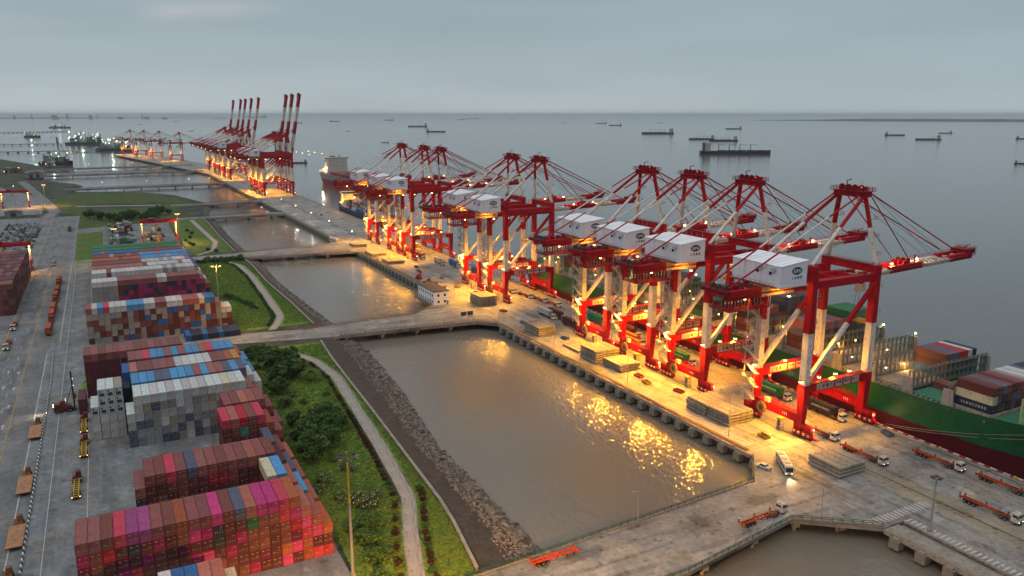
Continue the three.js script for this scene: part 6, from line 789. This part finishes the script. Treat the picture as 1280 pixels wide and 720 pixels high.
// palm with spreading fronds
{ const o = thing('palm_tree', 'palm like tree with spreading fronds beside the curved track', 'tree', [67.5, 0, -306]), t = new B(); t.cyl([0, 0, 0], [0, 4.4, 0], 0.4, 0.3, 8, C(0.07, 0.05, 0.04)); t.build('trunk', M.matte, o); seedState = 777; for (let k = 0; k < 26; k++) { const a = k * 2.4, el = rr(0.1, 1.0), L = rr(3.6, 5), pos = [], col = []; const P = (s, w, h) => { const r = s * L * Math.cos(el * (1 - s * 0.2)), y = 4.4 + Math.sin(el) * L * s - 2.4 * s * s + h; return [Math.cos(a) * r - Math.sin(a) * w, y, Math.sin(a) * r + Math.cos(a) * w]; }; for (let i = 0; i < 12; i++) for (const sd of [-1, 1]) { const s = i / 12, c = pick(GM); pos.push(...P(s, 0, 0), ...P(s + 0.1, 0, 0), ...P(s + 0.16, sd * 0.9 * (1 - s * 0.6), -0.35)); for (let q = 0; q < 3; q++) col.push(...c); } const g = new THREE.BufferGeometry(); g.setAttribute('position', new THREE.Float32BufferAttribute(pos, 3)); g.setAttribute('color', new THREE.Float32BufferAttribute(col, 3)); g.computeVertexNormals(); mesh('frond', g, leafMat, o); } }
// shrubs
const shrubs = [crown(1500, 2.2, 1.4, 2.2, 0.42, GM, 51), crown(1500, 2.4, 1.5, 2.1, 0.42, [...GM, [0.10, 0.12, 0.05]], 63, 0.16), crown(900, 1.0, 0.8, 1.0, 0.3, GR, 71), crown(900, 1.0, 0.8, 1.0, 0.3, GY, 83), crown(900, 1.2, 0.8, 1.1, 0.32, GD, 91)];
const stemGeo = (() => { const b = new B(); for (const a of [0, 2, 4]) b.cyl([0, 0, 0], [Math.cos(a) * 0.5, 1.0, Math.sin(a) * 0.5], 0.07, 0.04, 5, C(0.06, 0.045, 0.035)); return b.geo(); })();
function shrub(x, z, s, v, label, group, name = 'shrub') { const o = thing(name, label, 'shrub', [x, 0, z], (x * 5.1 + z * 2.3) % 6.28, group); mesh('stem', stemGeo, barkMat, o); const c = mesh('foliage', shrubs[v], leafMat, o); c.position.y = v < 2 ? 1.3 : 0.7; o.scale.setScalar(s); return o; }
seedState = 4242;
[[49.5, -214, 1.1], [58, -219, 1.0], [53.5, -197, 1.3], [57, -194, 1.3], [51, -201, 1.0], [60, -198, 0.9], [47, -209, 0.8]].forEach(([x, z, s]) => shrub(x, z, s, 1, 'pale blossoming shrub in the grass beside the lamp mast', 'shrubs in the verge'));
[[53, -184, 1.2], [50, -177, 1.25], [52.5, -174, 1.0], [50.4, -167, 1.2], [55.5, -182, 0.9], [48.5, -183, 0.8], [49, -160, 0.9], [53.6, -168, 0.7]].forEach(([x, z, s]) => shrub(x, z, s, 0, 'dark green bush in the grass between the front stack and the track', 'shrubs in the verge'));
for (let i = 0; i < 15; i++) { const z = rr(-225, -350), x = rr(47, Math.min(74, interp(trackTab, z) - 5)); shrub(x, z, rr(0.4, 0.95), rnd() < 0.8 ? 0 : 1, 'small green bush under the verge trees', 'bushes under the verge trees'); }
for (let z = -146; z > -198; z -= 3.4) { for (const s of [-1, 1]) { const x = interp(trackTab, z) + s * 4.1, v = s < 0 ? (Math.floor(-z / 3.4) % 2 ? 2 : 3) : (Math.floor(-z / 3.4) % 3 ? 2 : 4); if (s > 0 && x > bankTop(z) - 1.5) continue; shrub(x, z, rr(0.85, 1.05), v, (v === 2 ? 'clipped dark red' : v === 3 ? 'clipped yellow' : 'clipped green') + ' bush in the row edging the near end of the track', 'clipped bushes along the track', 'clipped_bush'); } }
for (let z = -201; z > -330; z -= 3.1) shrub(interp(trackTab, z) - 3.9, z, rr(0.7, 1.0), rnd() < 0.7 ? 2 : 4, 'clipped bush in the long dark red hedge beside the curved track', 'clipped bushes along the track', 'clipped_bush');
for (let z = -402; z > -600; z -= 4.2) shrub(interp(track2, z) - 3.8, z, rr(0.8, 1.2), 4, 'dark clipped bush beside the track of the second basin', 'bushes along the second track', 'clipped_bush');
for (let i = 0; i < 14; i++) shrub(60 + i * 0.75 + rr(-0.7, 0.7), -480 + i * 2.9 + rr(-1, 1), rr(0.6, 1.1), i % 2 ? 4 : 0, 'dark bush in the diagonal row on the second lawn', 'bushes on the second lawn');
for (let i = 0; i < 22; i++) shrub(56 + i * 1.4 + rr(-1, 1), -604 + rr(-3, 3), rr(0.9, 1.7), i % 3 ? 4 : 0, 'dark bush in the hedge before the third bridge', 'hedge before the third bridge');
for (const [x, z] of [[68, -761], [62, -690], [59, -720], [64, -735], [60.5, -700], [66, -780], [70, -660], [75, -650]]) shrub(x, z, 1.6, 4, 'dark bush on the lawn of the far basin', 'bushes on the far lawn');
// rough grass: nobody could count it
{
  const pos = [], nor = []; seedState = 99; for (let i = 0; i < 9; i++) { const a = i * 0.7, x = Math.cos(a) * rr(0, 0.35), z = Math.sin(a) * rr(0, 0.35), lx = rr(-0.6, 0.6), lz = rr(-0.6, 0.6), w = 0.1; pos.push(x - w, 0, z, x + w, 0, z, x + lx, rr(0.25, 0.55), z + lz); void nor; }
  const g = new THREE.BufferGeometry(); g.setAttribute('position', new THREE.Float32BufferAttribute(pos, 3)); g.computeVertexNormals(); const N = 42000, im = new THREE.InstancedMesh(g, new THREE.MeshStandardMaterial({ roughness: 1, side: THREE.DoubleSide }), N); im.name = 'rough_grass'; im.userData = { kind: 'stuff', label: 'rough green grass of the verges', category: 'grass' }; const m = new THREE.Matrix4(), q = new THREE.Quaternion(), c = new THREE.Color(); let n = 0, guard = 0;
  while (n < N && guard++ < 400000) { const z = -130 - Math.pow(rnd(), 1.6) * 480; if (z < -358 && z > -402) continue; const x0 = z > -380 ? 44.4 : 53.2, x1 = bankTop(z) - 0.4, x = rr(x0, x1), t = interp(z > -380 ? trackTab : track2, z); if (Math.abs(x - t) < 2.9) continue; const d = fbm((x + 500) / 60, (z + 900) / 60, 64, 3, 900); if (d < 0.38 && rnd() < 0.8) continue; q.setFromAxisAngle(UP, rr(0, 6.28)); const s = rr(0.6, 1.5); m.compose(_v.set(x, 0.02, z), q, _w.set(s, s * rr(0.6, 1.2), s)); im.setMatrixAt(n, m); const k = rr(0.7, 1.3), y = sstep(0.5, 0.75, d); im.setColorAt(n, c.setRGB(lerp(0.115, 0.175, y) * k, lerp(0.205, 0.215, y) * k, 0.034 * k)); n++; }
  im.count = n; scene.add(im);
}
finish(scene);
renderer.render(scene, camera);
